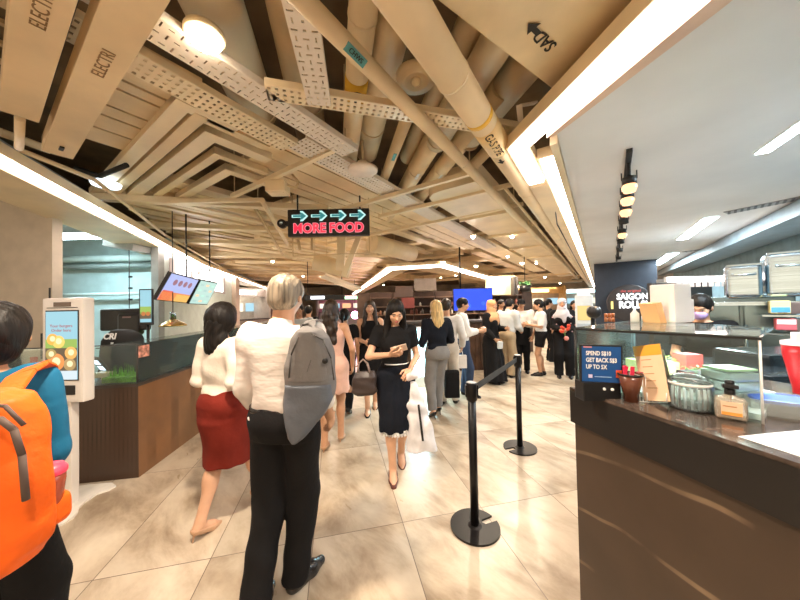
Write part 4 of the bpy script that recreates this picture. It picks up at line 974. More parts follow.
# artificial grass along the counter
gx = np.random.RandomState(2)
mb = MB(); N_ = 2600
for k in range(N_):
    s = gx.uniform(.1, 4.4); t_ = gx.uniform(.06, .34); h = gx.uniform(.05, .10) + .06 * (t_ / .3); q = ld * s + lnv * t_; a = gx.uniform(0, 6.28); x = Vector((math.cos(a), math.sin(a), 0)) * .008
    tip = q + Vector((gx.uniform(-.02, .02), gx.uniform(-.02, .02), h)); mb.add([q - x, q + x, tip], [(0, 1, 2)])
mb.prism([(p.x, p.y) for p in (ld * .06 + lnv * .05, ld * 4.45 + lnv * .05, ld * 4.45 + lnv * .36, ld * .06 + lnv * .36)], 0, .05)
o_ = mb.build('artificial_grass', mat('bright_turf', (.24, .58, .04), .6, namt=.4, nscale=12)); o_.location = LC0 + Z_ * (LH + .031); tag(o_, 'bright green artificial grass display inside the left counter glass', 'grass', kind='stuff')
one('price_label', MB().box(P(144, 351, 2.79), (.13, .004, .11), (ld, lnv, Z_)), mat('red_white_label', (.75, .30, .22), .5, nscale=30, namt=.5), 'small red and white label stuck on the left counter glass', 'label')
# kiosk
KY = 2.36; kr = Vector((math.cos(rad(-1)), math.sin(rad(-1)), 0)); kn = Vector((kr.y, -kr.x, 0)); kc = P(69, 350, KY); kc.z = 0
ki = thing('order_kiosk', 'white self-order kiosk with a lit burger screen on the left', 'kiosk', kc)
kz0, kz1 = .83, 1.665; kw = .335; km = (kz0 + kz1) / 2; KA = (kr, kn, Z_)
M_KW = mat('kiosk_white', (.74, .70, .66), .35, namt=.02)
MB().box(Z_ * km, (kw, .09, kz1 - kz0), KA, bev=.02).build('cabinet', M_KW, ki)
MB().box(Z_ * 1.285 + kn * .046, (.27, .006, .56), KA, bev=.002).build('screen_bezel', M_BLACK, ki)
scx, scz = .255, .54; sb = Z_ * 1.285 + kn * .0505
M_SKY = emis('screen_sky', (.35, .68, .80), 0.50); 
MB().box(sb, (scx, .004, scz), KA).build('screen', M_SKY, ki)
def on_k(x, z, w_, h, nm, m, lift=.003): return MB().box(sb + kn * lift + kr * x + Z_ * z, (w_, .002, h), KA).build(nm, m, ki)
on_k(0, .0, scx, .10, 'picture_green_band', emis('screen_lime', (.40, .62, .12), 0.44)); on_k(0, -.11, scx, .18, 'picture_brown_band', emis('screen_brown', (.16, .11, .06), 0.44), .0032)
on_k(0, -.235, scx, .07, 'picture_white_band', emis('screen_white', (.75, .88, .95), 0.50), .0034)
for (x, z, r, c) in ((-.07, .05, .045, (.80, .30, .05)), (-.02, .03, .05, (.72, .42, .10)), (.08, -.06, .05, (.60, .30, .08)), (-.04, -.13, .068, (.62, .20, .05)), (.07, -.15, .05, (.30, .20, .08)), (-.08, -.07, .045, (.28, .20, .06))):
    MB().lathe(sb + kn * .0045 + kr * x + Z_ * z, [(0, .002), (r * .7, .0022), (r, 0)][::-1], 18, ax=(kr, Z_, kn)).build('picture_bowl', emis('food_%d' % int(c[0] * 1000 + c[1] * 10), c, .9), ki)
    MB().lathe(sb + kn * .0075 + kr * (x + .005) + Z_ * (z + .005), [(0, .001), (r * .5, .0)][::-1], 12, ax=(kr, Z_, kn)).build('picture_topping', emis('topping_%d' % int(c[0] * 100), (.85, .62, .35), .8), ki)
text('lettering', 'Your burgers', .034, sb + kn * .004 + Z_ * .155, kr, Z_, emis('screen_red', (.55, .06, .06), 0.44), ki, ext=.0005)
text('lettering', 'Order here', .034, sb + kn * .004 + Z_ * .12, kr, Z_, emis('screen_red', (.55, .06, .06), 0.44), ki, ext=.0005)
MB().box(Z_ * 1.612 + kn * .046, (.14, .006, .035), KA, bev=.002).build('camera_window', mat('dark_brown_glass', (.10, .06, .04), .15), ki)
MB().box(Z_ * 1.585 + kn * .046, (.25, .004, .006), KA).build('seam', M_DARK, ki)
MB().box(Z_ * .93 + kn * .046 + kr * .05, (.11, .012, .075), KA, bev=.004).build('card_reader', M_BLACK, ki)
MB().box(Z_ * .41 + kn * -.01 - kr * .02, (.12, .06, .84), KA, bev=.01).build('post', M_KW, ki)
MB().tube(-kr * .16 + Z_ * 1.66, -kr * .16 + Z_ * 1.75, .006, n=6).build('antenna', M_BLACK, ki)
base = [G(*p) for p in ((116, 487), (112, 484), (88, 486), (60, 490), (38, 500), (40, 527), (57, 528), (65, 524), (73, 519), (78, 513), (79, 509), (84, 504), (97, 495), (109, 491))]
MB().prism(rel(base, kc), .0, .014).build('base_plate', mat('cream_base', (.84, .80, .73), .35), ki)
# card terminal and monitors on counter
ct = thing('card_terminal', 'small card terminal with lit white screen on a pale stand', 'terminal', P(101, 372, 2.9)); ct.location.z = LH + .03
zz = P(101, 365, 2.9).z - LH - .03
tv = (Vector((.85, -.3, 0)).normalized(), Vector((-.1, -.5, .85)).normalized()); tn = tv[0].cross(tv[1]).normalized(); ty = tn.cross(tv[0]).normalized()
MB().box((0, 0, zz), (.13, .20, .025), (tv[0], ty, tn), bev=.006).build('terminal_body', M_BLACK, ct)
for s in (.045, -.03): MB().box(Vector((0, 0, zz)) + tn * .0135 + ty * s, (.09, .055 if s > 0 else .05, .002), (tv[0], ty, tn)).build('lit_screen', emis('terminal_screen', (.7, .85, 1), 1.6), ct)
MB().box((.06, -.02, zz - .09), (.14, .1, .05), bev=.01).build('pale_stand', M_CREAM2, ct); MB().box((.05, 0, (zz - .1) / 2), (.05, .05, zz - .1)).build('stand_post', M_CREAM2, ct)
mn = thing('pos_monitor', 'large black monitor seen from behind over the left counter', 'monitor', P(120, 334, 3.55)); mn.location.z = LH + .03
zc = P(127, 319.5, 3.55).z - LH - .03
sdf_obj('monitor_shell', [rbox((.07, 0, zc), (.30, .025, .135), .02), rbox((.14, .0, zc - .06), (.13, .05, .13), .03, k=.03)], M_BLACK, mn, .01)
MB().box((.1, .02, zc / 2 - .05), (.07, .05, zc - .1)).build('stand', M_BLACK, mn); MB().box((.1, .02, .01), (.26, .2, .02), bev=.006).build('foot', M_BLACK, mn)
MB().box((.13, -.052, zc + .03), (.10, .003, .02), bev=.001).build('faint_logo', mat('dull_pink_mark', (.22, .14, .13), .5), mn)
cv = thing('covered_register', 'black fabric-covered till with white lettering on the left counter', 'till', P(122, 378, 3.1)); cv.location.z = LH + .03
h1 = P(120, 331, 3.1).z - LH - .03
sdf_obj('fabric_cover', [loft([(0, 0.05, 0, .22, .16), (h1 * .55, .04, 0, .20, .14), (h1 * .8, -.0, 0, .17, .11), (h1, .0, 0, .07, .06)], e=3), ell((.02, 0, h1 * .83), (.17, .11, .09), k=.05)], mat('black_fabric', (.013, .013, .013), .8, bump=.2), cv, .012, fold=lambda x, y, z: .004 * np.sin(30 * x + 20 * z + 4 * np.sin(9 * z)))
text('lettering', 'CRI', .085, (.0, -.128, h1 * .90), X_, Vector((0, .25, 1)).normalized(), M_TW, cv, bold=.003, ext=.001); text('small_lettering', 'SP', .03, (.03, -.135, h1 * .75), X_, Z_, M_TW, cv, bold=.001)
MB().bar((-.25, -.02, h1 * .62), (.3, .02, h1 * .64), .02, .012).build('bar', M_DARK, cv)
pt = thing('portrait_screen', 'small portrait screen with food picture above the monitor', 'screen', P(146.5, 307, 3.45)); ph_ = .40
MB().box((0, 0, 0), (.155, .03, .43), bev=.008).build('case', M_BLACK, pt); MB().box((.005, -.016, .01), (.13, .004, .38)).build('screen', M_SKY, pt)
MB().box((.005, -.0185, -.04), (.13, .002, .09)).build('picture_band', emis('screen_lime', (.40, .62, .12), 0.44), pt); MB().box((.005, -.0185, -.10), (.13, .002, .08)).build('picture_band', emis('screen_brown', (.16, .11, .06), 0.44), pt)
for x in (-.02, .035): MB().lathe((x, -.02, -.08), [(0, .002), (.026, 0)][::-1], 12, ax=(X_, Z_, -Y_)).build('picture_bowl', emis('food_620', (.62, .20, .05), 0.50), pt)
MB().tube((0, .02, -.2), (0, .02, -.62), .015, n=8).build('stand', M_BLACK, pt)
# tilted menu screens
def menu_screen(BL, TL, BR, TR, label, parts):
    x = (BR - BL + TR - TL).normalized(); y = (TL - BL + TR - BR); y = (y - x * y.dot(x)).normalized(); w_ = (BR - BL).length; h = (TL - BL).dot(y)
    t = thing('menu_screen', label, 'screen', BL); n = x.cross(y)
    if n.dot(co.location - BL) < 0: n = -n
    MB().box(x * w_ / 2 + y * h / 2 - n * .02, (w_, h, .04), (x, y, n)).build('case', M_BLACK, t)
    for nm, a, b, c, d, m in parts: MB().box(x * w_ * (a + b) / 2 + y * h * (c + d) / 2 + n * (.003 if nm == 'screen' else .006), (w_ * (b - a), h * (d - c), .003), (x, y, n)).build(nm, m, t)
    hang(t, [tuple(x * w_ * .5 + y * h)], 3.06, .010, 'hanger', M_BLACK)
    return t, x, y, n, w_, h
s1, x, y, n, w_, h = menu_screen(P(155, 300, 3.79), P(168, 271.5, 3.76), P(186.5, 303.8, 4.49), P(196.5, 278.6, 4.45), 'left tilted menu screen, lavender above orange, over the left counter',
    [('screen', .03, .97, .03, .97, emis('menu_lavender', (.48, .55, .92), 0.52)), ('orange_picture', .03, .97, .03, .34, emis('menu_orange', (.90, .30, .10), 0.52)), ('yellow_picture', .5, .97, .03, .30, emis('menu_yellow', (.92, .62, .16), 0.52)), ('red_picture', .05, .35, .05, .38, emis('menu_red', (.85, .12, .07), 0.50))])
for k in range(4): MB().lathe(x * w_ * (.26 + .17 * k) + y * h * .70 + n * .008, [(0, .002), (.045, 0)][::-1], 14, ax=(x, y, n)).build('picture_cup', emis('menu_cup', (.45, .22, .28), 0.44), s1)
s2, x, y, n, w_, h = menu_screen(P(188.2, 304, 4.54), P(198, 279, 4.50), P(207, 305, 5.1), P(216, 282.4, 5.05), 'right tilted menu screen, pale green, over the left counter',
    [('screen', .03, .97, .03, .97, emis('menu_mint', (.55, .80, .72), 0.52))])
for k in range(3):
    for j in range(4): MB().box(x * w_ * (.2 + .28 * k) + y * h * (.15 + .22 * j) + n * .006, (w_ * .16, h * .08, .002), (x, y, n)).build('menu_line', emis('menu_line_%d' % ((k + j) % 3), [(.3, .45, .42), (.8, .5, .3), (.35, .6, .5)][(k + j) % 3], .8), s2)
# gold pendant
gp_ = thing('pendant_lamp', 'small gold shaded pendant lamp hanging over the left counter', 'pendant light', P(173, 326, 4.05)); 
MB().lathe((0, 0, 0), [(.165, 0), (.155, .02), (.06, .08), (.035, .09), (.035, .11)], 28).build('shade', mat('gold_metal', (.62, .42, .16), .25, .8), gp_, solid=.004)
MB().lathe((0, 0, 0), [(0, .09), (.04, .10), (.035, .16), (.045, .18), (.02, .2), (0, .2)], 20).build('socket', M_STEEL, gp_)
hang(gp_, [(0, 0, .2)], 2.96, .006, 'cord', M_BLACK); MB().ball((0, 0, .045), .045).build('bulb', emis('pendant_bulb', (1, .8, .5), 8), gp_)
spot(gp_.location.x, gp_.location.y, gp_.location.z - .02, 25, (1, .85, .6), 150, .04, 'pendant_bulb_lamp')
# fluorescent tube and service pipes in the left stall
ft = thing('fluorescent_tube', 'cool white fluorescent tube inside the left stall', 'tube light', P(82, 238, 4.6)); MB().tube((-.42, 0, 0), (.42, 0, 0), .022, n=12).build('tube', M_LEDC, ft); MB().box((0, .02, .05), (.95, .1, .06)).build('fitting', M_WHITE, ft)
area(ft.location.x, 4.6, ft.location.z - .06, 0.9, .1, 24, (.70, .92, 1), 0, 'fluorescent_lamp')
area(-4.9, 4.4, 2.85, 1.2, .3, 20, (.70, .92, 1), 0, 'stall_lamp')
for k, (py, r, m, lab) in enumerate(((258.5, .06, mat('pale_teal_pipe', (.50, .62, .60), .4), 'pale horizontal pipe below the fluorescent tube'), (266, .045, mat('dark_teal_pipe', (.22, .27, .26), .4), 'dark horizontal pipe in the left stall'), (294, .03, mat('pale_teal_pipe', (.5, .62, .6)), 'thin pale rail low on the teal wall'))):
    q = P(110, py, 5.4); pipe('stall_pipe', [q - X_ * 1.7, q + X_ * .9], r, lab, m)
ch = thing('cable_drop', 'thin black cable with small clips hanging in front of the teal wall', 'cable', P(129, 238, 4.6)); MB().tube((0, 0, 0), (0, 0, -1.6), .006, n=6).build('cable', M_BLACK, ch)
for k in range(5): MB().box((.02, 0, -.62 - .18 * k), (.05, .02, .03)).build('clip', M_BLACK, ch)
MB().box((0, 0, .03), (.22, .14, .1), bev=.01).build('ceiling_box', M_DARK, ch)
hd = thing('range_hood', 'grey angled duct box above the left stall counter', 'duct', P(137, 246, 4.7)); MB().bar((-.35, 0, .05), (.12, .0, -.03), .4, .16, bev=.01).build('box', mat('hood_grey', (.42, .42, .40), .45), hd)
cl = thing('cool_reflector', 'white fan-shaped reflector panel glowing above the beige wall', 'panel', P(52, 222, 3.7)); MB().plate((0, 0, 0), X_, Vector((0, .3, .95)).normalized(), [(-.28, -.05), (.12, -.16), (.14, .12)], .01).build('panel', mat('pale_reflector', (.72, .85, .88), .3), cl); hang(cl, [(0, .03, .1)], 2.96)
for a_, b_, lab in (((19, 200), (27, 206), 'first thin cool light above the beige wall'), ((30, 208), (40, 215), 'second thin cool light above the beige wall'), ((72, 224), (103, 217), 'thin white rail light right of the reflector')):
    A_ = G(*a_, 2.93); B_ = G(*b_, 2.93); one('thin_light', MB().bar(A_, B_, .04, .02), emis('soft_cool_light', (.85, .95, 1), 2.0), lab, 'light')
# glowing stall sign hung below the strip light
wv = (Vector((-5.72, 9.8, 0)) - Vector((-4.12, 4.95, 0))).normalized(); wnr = Vector((-wv.y, wv.x, 0)); wnr = wnr if wnr.x > 0 else -wnr
o = Vector((-4.12, 4.95, 0)) + wnr * .075
s3 = thing('glowing_shop_sign', 'overexposed white glowing letters under the left strip light', 'sign', o + wv * 2.0 + wnr * .03 + Z_ * 2.24)
text('lettering', 'RICE GRAIN', .62, (0, 0, 0), wv, Z_, emis('glow_letters', (1, .90, .84), 3), s3, bold=.02, ext=.03, sx=.95)
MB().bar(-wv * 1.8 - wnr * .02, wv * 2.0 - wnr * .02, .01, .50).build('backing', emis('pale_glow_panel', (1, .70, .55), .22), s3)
# wall fire point on the beige wall
fp = thing('wall_switch', 'small red switch on the beige wall behind the kiosk', 'switch', P(34, 361, 3.19)); MB().box((0, 0, 0), (.06, .03, .09), bev=.01).build('button', mat('red_button', (.75, .06, .02), .4), fp)
one('wall_bracket', MB().box(P(43, 346, 3.18), (.022, .03, .28), bev=.004), M_BLACK, 'slim black handle on the beige wall behind the kiosk', 'handle')

# ================================================================== STANCHIONS
M_ST = mat('black_stanchion', (.007, .006, .006), .35, namt=.1, spec=.25)
def stanchion(px, py, label, notch, hz=1.0):
    g = G(px, py); t = thing('barrier_post', label, 'barrier', g, 0, 'black retractable belt posts')
    pts = []
    for k in range(40):
        a = 2 * math.pi * k / 40; pts.append((.168 * math.cos(a), .168 * math.sin(a)))
    R_ = .168; dn = notch; q = [(R_ * math.cos(rad(dn) + a), R_ * math.sin(rad(dn) + a)) for a in np.linspace(.16, 2 * math.pi - .16, 44)]
    d = Vector((math.cos(rad(dn)), math.sin(rad(dn)))); p = Vector((-d.y, d.x))
    q += [tuple(d * .075 * 1 - p * .022), tuple(d * .062), tuple(d * .075 + p * .022)]
    MB().prism(q, 0, .014).build('base_plate', M_ST, t)
    MB().lathe((0, 0, 0), [(.05, .014), (.036, .022), (.0, .022)], 24).build('collar', M_ST, t)
    MB().tube((0, 0, .014), (0, 0, hz - .12), .028, n=24).build('post', M_ST, t)
    MB().lathe((0, 0, 0), [(.028, hz - .13), (.038, hz - .12), (.038, hz - .01), (.034, hz), (0, hz)], 24).build('head', M_ST, t)
    MB().box((.0, 0, hz - .06), (.088, .03, .085), bev=.006).build('belt_clip', M_ST, t)
    MB().lathe((0, 0, 0), [(.0345, hz), (.03, hz + .003), (0, hz + .003)], 24).build('top_cap', mat('grey_cap', (.35, .35, .35), .3), t)
    return g
g1 = stanchion(475, 527, 'nearer black barrier post, its notched base beside the man', 22)
g2 = stanchion(520, 448, 'farther black barrier post, at the far end of the belt', 200, .99)
belt = thing('belt', 'black retractable belt stretched between the two barrier posts', 'belt', g1 + Z_ * .945)
MB().bar((g2 - g1).normalized() * .04, g2 - g1 - (g2 - g1).normalized() * .04, .003, .05).build('webbing', mat('black_webbing', (.025, .024, .023), .6), belt)

# ================================================================== MIDDLE AND FAR SHOPS
M_BRN = mat('dark_brown_laminate', (.075, .040, .026), .4, nscale=4, namt=.3)
BS = [G(360, 299, 2.5), G(390, 270, 2.5), G(443, 267, 2.5), G(530, 291, 2.5)]
BSf = [Vector((-3.85, 24, 0)), Vector((BS[1].x, BS[1].y, 0)), Vector((BS[2].x, BS[2].y, 0)), Vector((9.5, 21.5, 0))]
led_strip('strip_light', BSf, .14, 2.5, 'bent white strip light around the shop with the blue screen', .07)
t = MB(); ribbon([BSf[0], BSf[1], BSf[2], BSf[3]], -.5, -.08, 2.5, 2.62, mb=t); struct('trim_7', t, M_CREAM2)
cn = thing('shop_counter', 'dark brown slatted counter behind the queue in the middle', 'counter', Vector((0, 7.0, 0)))
MB().box((1.2, 0, .56), (3.0, .5, 1.12)).build('body', M_BRN, cn); MB().box((1.2, -.02, 1.14), (3.1, .6, .04)).build('worktop', M_DARK, cn)
for k in range(24): MB().box((-.25 + .125 * k, -.262, .56), (.05, .03, 1.05)).build('slat', M_BRN, cn)
lb = thing('light_box', 'glowing cyan-white display panel behind the woman in black', 'light box', Vector((.34, 5.6, 0)))
MB().box((0, 0, .62), (.30, .14, 1.0)).build('case', M_WHITE, lb); MB().box((0, -.075, .64), (.26, .01, .9)).build('lit_panel', emis('cyan_glow', (.45, .92, 1), 5), lb); MB().box((0, 0, .06), (.2, .14, .12)).build('foot', M_WHITE, lb)
area(.34, 5.48, .75, .26, .8, 22, (.50, .88, 1), 0, 'light_box_lamp', target=(.34, 4.2, .3))
bs_ = thing('blue_screen', 'large bright blue screen hanging over the middle counter', 'screen', P(473, 299.5, 7.2))
MB().box((0, .03, 0), (.98, .06, .56)).build('case', M_BLACK, bs_); MB().box((0, -.003, 0), (.95, .004, .53)).build('panel', emis('vivid_blue', (.005, .06, .9), .75), bs_)
for a_, b_, r_ in ((-.2, -.05, .1), (-.12, -.16, .07), (.25, -.1, .05)): MB().lathe((a_, -.006, b_), [(0, .001), (r_, 0)][::-1], 20, ax=(X_, Z_, -Y_)).build('pale_patch', emis('pale_blue_patch', (.03, .12, .95), .75), bs_)
hang(bs_, [(-.3, .03, .28)], 3.56, .02, 'hanger', M_BLACK)
bw = MB(); bw.box((1.4, 9.2, .98), (5.5, .15, 1.96)); struct('wall_shop', bw, mat('brown_shop_wall', (.10, .058, .04), .5, nscale=3, namt=.3))
sh = thing('bottle_shelving', 'dark shelving with rows of cups behind the middle counter', 'shelves', Vector((1.4, 8.9, 0)))
for z in (1.0, 1.25, 1.5, 1.78): MB().box((0, 0, z), (4.6, .3, .03)).build('shelf', mat('shelf_brown', (.20, .12, .08), .4), sh)
for k in range(8): MB().box((-2.3 + .657 * k, 0, 1.2), (.03, .3, 1.5)).build('upright', M_BRN, sh)
rnd = random.Random(9)
CC = [(.55, .5, .45), (.3, .1, .07), (.6, .45, .3), (.1, .09, .08), (.45, .22, .12), (.7, .66, .6)]
pro = {}
for k in range(90):
    z = rnd.choice([1.265, 1.515, 1.015]); x = -0.85 + rnd.uniform(0, 4.5); c = rnd.randrange(6); h = rnd.uniform(.08, .18)
    if c not in pro: pro[c] = MB().lathe((0, 0, 0), [(0, 0), (.035, 0), (.035, .1), (.015, .14), (.015, .16), (0, .16)], 10).build('bottle', mat('bottle_%d' % c, CC[c], .3)); o_ = pro[c]
    else: o_ = pro[c].copy(); COL.objects.link(o_)
    o_.location = (x, 8.78 + rnd.uniform(0, .12), z); o_.scale = (1, 1, h / .16); tag(o_, 'small cup or bottle on the dark shelving behind the middle counter', 'bottle', 'cups and bottles on the dark shelving')
for k, (px, py, w_, h, c, lab) in enumerate(((404, 292, .5, .3, (.14, .09, .07), 'dark brown wall cupboard left of the blue screen'), (425, 285, .6, .35, (.30, .24, .19), 'pale brown wall cupboard left of the blue screen'), (408, 303, .35, .3, (.25, .06, .05), 'dark red panel on the shop wall'))):
    t = thing('wall_cupboard', lab, 'cupboard', P(px, py, 8.2)); MB().box((0, 0, 0), (w_, .3, h), bev=.01).build('carcass', mat('cup_%d' % k, c, .5), t)
    for s in (-.25, .25): MB().box((s * w_, -.155, 0), (w_ * .46, .012, h * .92)).build('door', mat('cup_%d' % k, c, .5), t)
fl_ = thing('white_bulkhead', 'white box bulkhead right of the blue screen', 'panel', P(500, 286, 8.6)); MB().box((0, 0, 0), (.75, .4, .55), bev=.01).build('box', M_CREAM2, fl_)
pn = thing('hanging_plant', 'small green plant hanging above the queue', 'plant', P(525, 285, 8.6)); mb = MB(); MB().lathe((0, 0, 0), [(0, -.2), (.14, -.2), (.18, -.02), (0, -.02)], 16).build('pot', M_BLACK, pn)
for k in range(60):
    a = rnd.uniform(0, 6.28); l = rnd.uniform(.1, .28); x = Vector((math.cos(a), math.sin(a), rnd.uniform(-.1, .9))).normalized(); y = x.cross(Z_).normalized(); q = Vector((0, 0, .0)); mb.add([q, q + x * l * .5 + y * l * .2, q + x * l, q + x * l * .5 - y * l * .2], [(0, 1, 2, 3)])
mb.build('leaves', mat('plant_green', (.2, .45, .2), .5), pn, solid=.003); MB().tube((0, 0, -.02), (0, 0, 1.2), .01, n=6).build('cord', M_BLACK, pn)
for k, px in enumerate((513, 515.8)): one('hanging_plank', MB().box(P(px, 286, 8.2), (.05, .2, .5)), M_DARK, ['left', 'right'][k] + ' dark upright fin beside the hanging plant', 'panel')
# white display column
dc = thing('display_column', 'tall white display column with yellow poster right of the veiled woman', 'column', P(585, 340, 5.3), rad(-33)); dc.location.z = 0
MB().box((0, 0, .83), (.27, .3, 1.66), bev=.02).build('column', mat('column_white', (.62, .66, .68), .35), dc); MB().box((.0, -.152, 1.34), (.2, .004, .26)).build('yellow_poster', emis('yellow_poster', (.85, .62, .22), .6), dc); MB().box((0, -.152, .8), (.22, .004, .7)).build('silver_poster', mat('silver_blue', (.40, .46, .52), .3), dc)
MB().box((0, 0, 1.68), (.2, .22, .05), bev=.01).build('cap', M_WHITE, dc)
# black hanging info screen, far shops
hs = thing('info_screen', 'black hanging bar with a small white lit display, centre far', 'screen', P(325, 297.5, 8.5)); MB().box((0, 0, 0), (1.15, .12, .15)).build('case', M_BLACK, hs); MB().box((-.2, -.062, 0), (.4, .004, .09)).build('display', emis('info_white', (.9, .93, 1), 1.5), hs)
hang(hs, [(-.5, 0, .07), (.5, 0, .07)], 3.56, .012, 'rod', M_BLACK)
mg = thing('magenta_lamp', 'glowing magenta and white lamp far down the hall', 'lamp', P(355, 315, 16)); MB().ball((0, 0, 0), .22).build('globe', emis('magenta_glow', (1, .35, .65), 9), mg); hang(mg, [(0, 0, .2)], 3.56, .012, 'cord', M_BLACK)
spot(mg.location.x, 15.7, 1.4, 12, (1, .3, .6), 170, .2, 'magenta_lamp_light', target=(mg.location.x, 12, 1.0))
def shop(x, y, w_, lab, c1_, c2_, sign, glow, rz=0):
    t = thing('far_shop', lab, 'shop', Vector((x, y, 0)), rad(rz))
    MB().box((0, .6, 1.3), (w_, .1, 2.6)).build('back_wall', mat('shopwall_%s' % lab[:9], c1_, .6), t)
    MB().box((0, -.2, .5), (w_ * .92, .5, 1.0)).build('counter', mat('shopcounter_%s' % lab[:9], c2_, .5), t)
    MB().box((0, -.25, 1.02), (w_ * .95, .6, .04)).build('worktop', M_DARK, t)
    MB().box((0, -.1, 2.3), (w_, .3, .4)).build('fascia', mat('fascia_%s' % lab[:9], sign, .5), t)
    MB().box((0, -.26, 2.3), (w_ * .6, .02, .2)).build('lit_sign', emis('sign_%s' % lab[:9], glow, 3), t)
    for k in range(5): MB().box((-w_ * .4 + k * w_ * .2, .54, 1.6), (w_ * .15, .03, .42)).build('menu_board', emis('board_%s%d' % (lab[:5], k % 3), [(.9, .8, .6), (.3, .5, .6), (.8, .4, .2)][k % 3], .8), t)
    for s in (-1, 1): MB().box((s * w_ / 2, .1, 1.3), (.12, 1.1, 2.6)).build('side_pillar', mat('pillar_%s' % lab[:9], sign, .5), t)
    area(x, y - .1, 2.48, w_ * .8, .4, 40, (1, .85, .7), rad(rz), 'shop_fill_light')  # added fill light without a fitting, brightens the far hall
shop(-7.6, 13.4, 3.2, 'white far shop beyond the left stall post', (.6, .58, .52), (.4, .35, .3), (.6, .55, .5), (1, .92, .85), 70)
shop(-9.6, 18.5, 4.0, 'brown far shop farther along the left row', (.4, .25, .15), (.3, .15, .08), (.2, .1, .08), (1, .7, .3), 60)
shop(-4.8, 26, 5, 'pink far shop at the end of the hall', (.5, .2, .3), (.5, .4, .4), (.55, .4, .42), (.5, 1, .6), 10)
shop(3.4, 25, 5, 'orange far shop behind the middle shop', (.45, .3, .2), (.3, .2, .14), (.6, .42, .25), (1, .7, .4), 0)
shop(8.4, 19.4, 4.6, 'yellow far shop behind the queue of people', (.5, .38, .25), (.35, .25, .18), (.72, .42, .14), (.95, .75, .35), -10)
shop(14.0, 22, 4, 'teal far shop at the right end of the queue', (.35, .42, .42), (.3, .3, .3), (.45, .42, .4), (.5, .9, .95), -25)
# ================================================================== PEOPLE
def skin_mat(name, c): return mat(name, c, .5, nscale=12, namt=.05)
SK_L = skin_mat('light_skin', (.66, .38, .24)); SK_M = skin_mat('medium_skin', (.52, .28, .16)); SK_D = skin_mat('tan_skin', (.40, .20, .11))
M_LIP = mat('lips', (.48, .12, .09), .4); M_EYE = mat('eye_white', (.45, .42, .40), .5); M_IRIS = mat('dark_iris', (.02, .012, .01), .2)
H_BLK = mat('black_hair', (.008, .006, .005), .5, spec=.25, nscale=60, namt=.5, bump=.35, bscale=90, stretch=(1, 1, .12))
H_BRN = mat('dark_brown_hair', (.028, .016, .010), .4, nscale=50, namt=.5, bump=.6, bscale=60, stretch=(1, 1, .3))
H_GRY = mat('ash_grey_hair', (.27, .22, .16), .5, nscale=45, namt=.45, bump=.7, bscale=80, stretch=(1, 1, .12))
H_BLN = mat('blonde_hair', (.62, .42, .17), .4, nscale=50, namt=.3, bump=.5, bscale=80, stretch=(1, 1, .12))
def cloth(name, c, rough=.85, b=.25): return mat(name, c, rough, nscale=8, namt=.08, spec=.2, bump=b * 1.5, bscale=26)
C_WHITE = cloth('white_cotton', (.70, .66, .62)); C_SHIRT = mat('creased_white_shirt', (.68, .63, .58), .85, nscale=5, namt=.05, bump=.45, bscale=5, stretch=(1, 1, 2.2), bdist=.03, spec=.2); C_IVORY = cloth('ivory_blouse', (.76, .69, .60)); C_BLACK = cloth('black_cloth', (.008, .0075, .008)); C_NAVYB = cloth('blue_black_cloth', (.008, .010, .016))
C_RUST = cloth('rust_red_skirt', (.18, .020, .012)); C_PINK = cloth('pink_dress', (.72, .45, .36)); C_GREYT = cloth('grey_trouser', (.20, .19, .18)); C_NAVY = cloth('navy_trouser', (.030, .045, .085))
C_KHAKI = cloth('khaki_trouser', (.42, .31, .19)); C_BLUE = cloth('teal_blue_jacket', (.012, .13, .25), .6); C_CREAM = cloth('cream_trouser', (.55, .48, .40)); C_TAN = cloth('tan_veil', (.60, .32, .16)); C_LILAC = cloth('grey_lilac_veil', (.50, .46, .47))
C_LGREY = cloth('light_grey_shirt', (.50, .51, .50)); C_MASK = cloth('lilac_mask', (.45, .33, .62), .7, .05)
L_BLK = mat('black_leather', (.015, .013, .013), .25, bump=.1); L_BRN = mat('dark_red_leather', (.10, .025, .018), .3); L_NUDE = mat('nude_leather', (.55, .33, .20), .35); L_GRY = mat('grey_leather', (.25, .22, .20), .4)

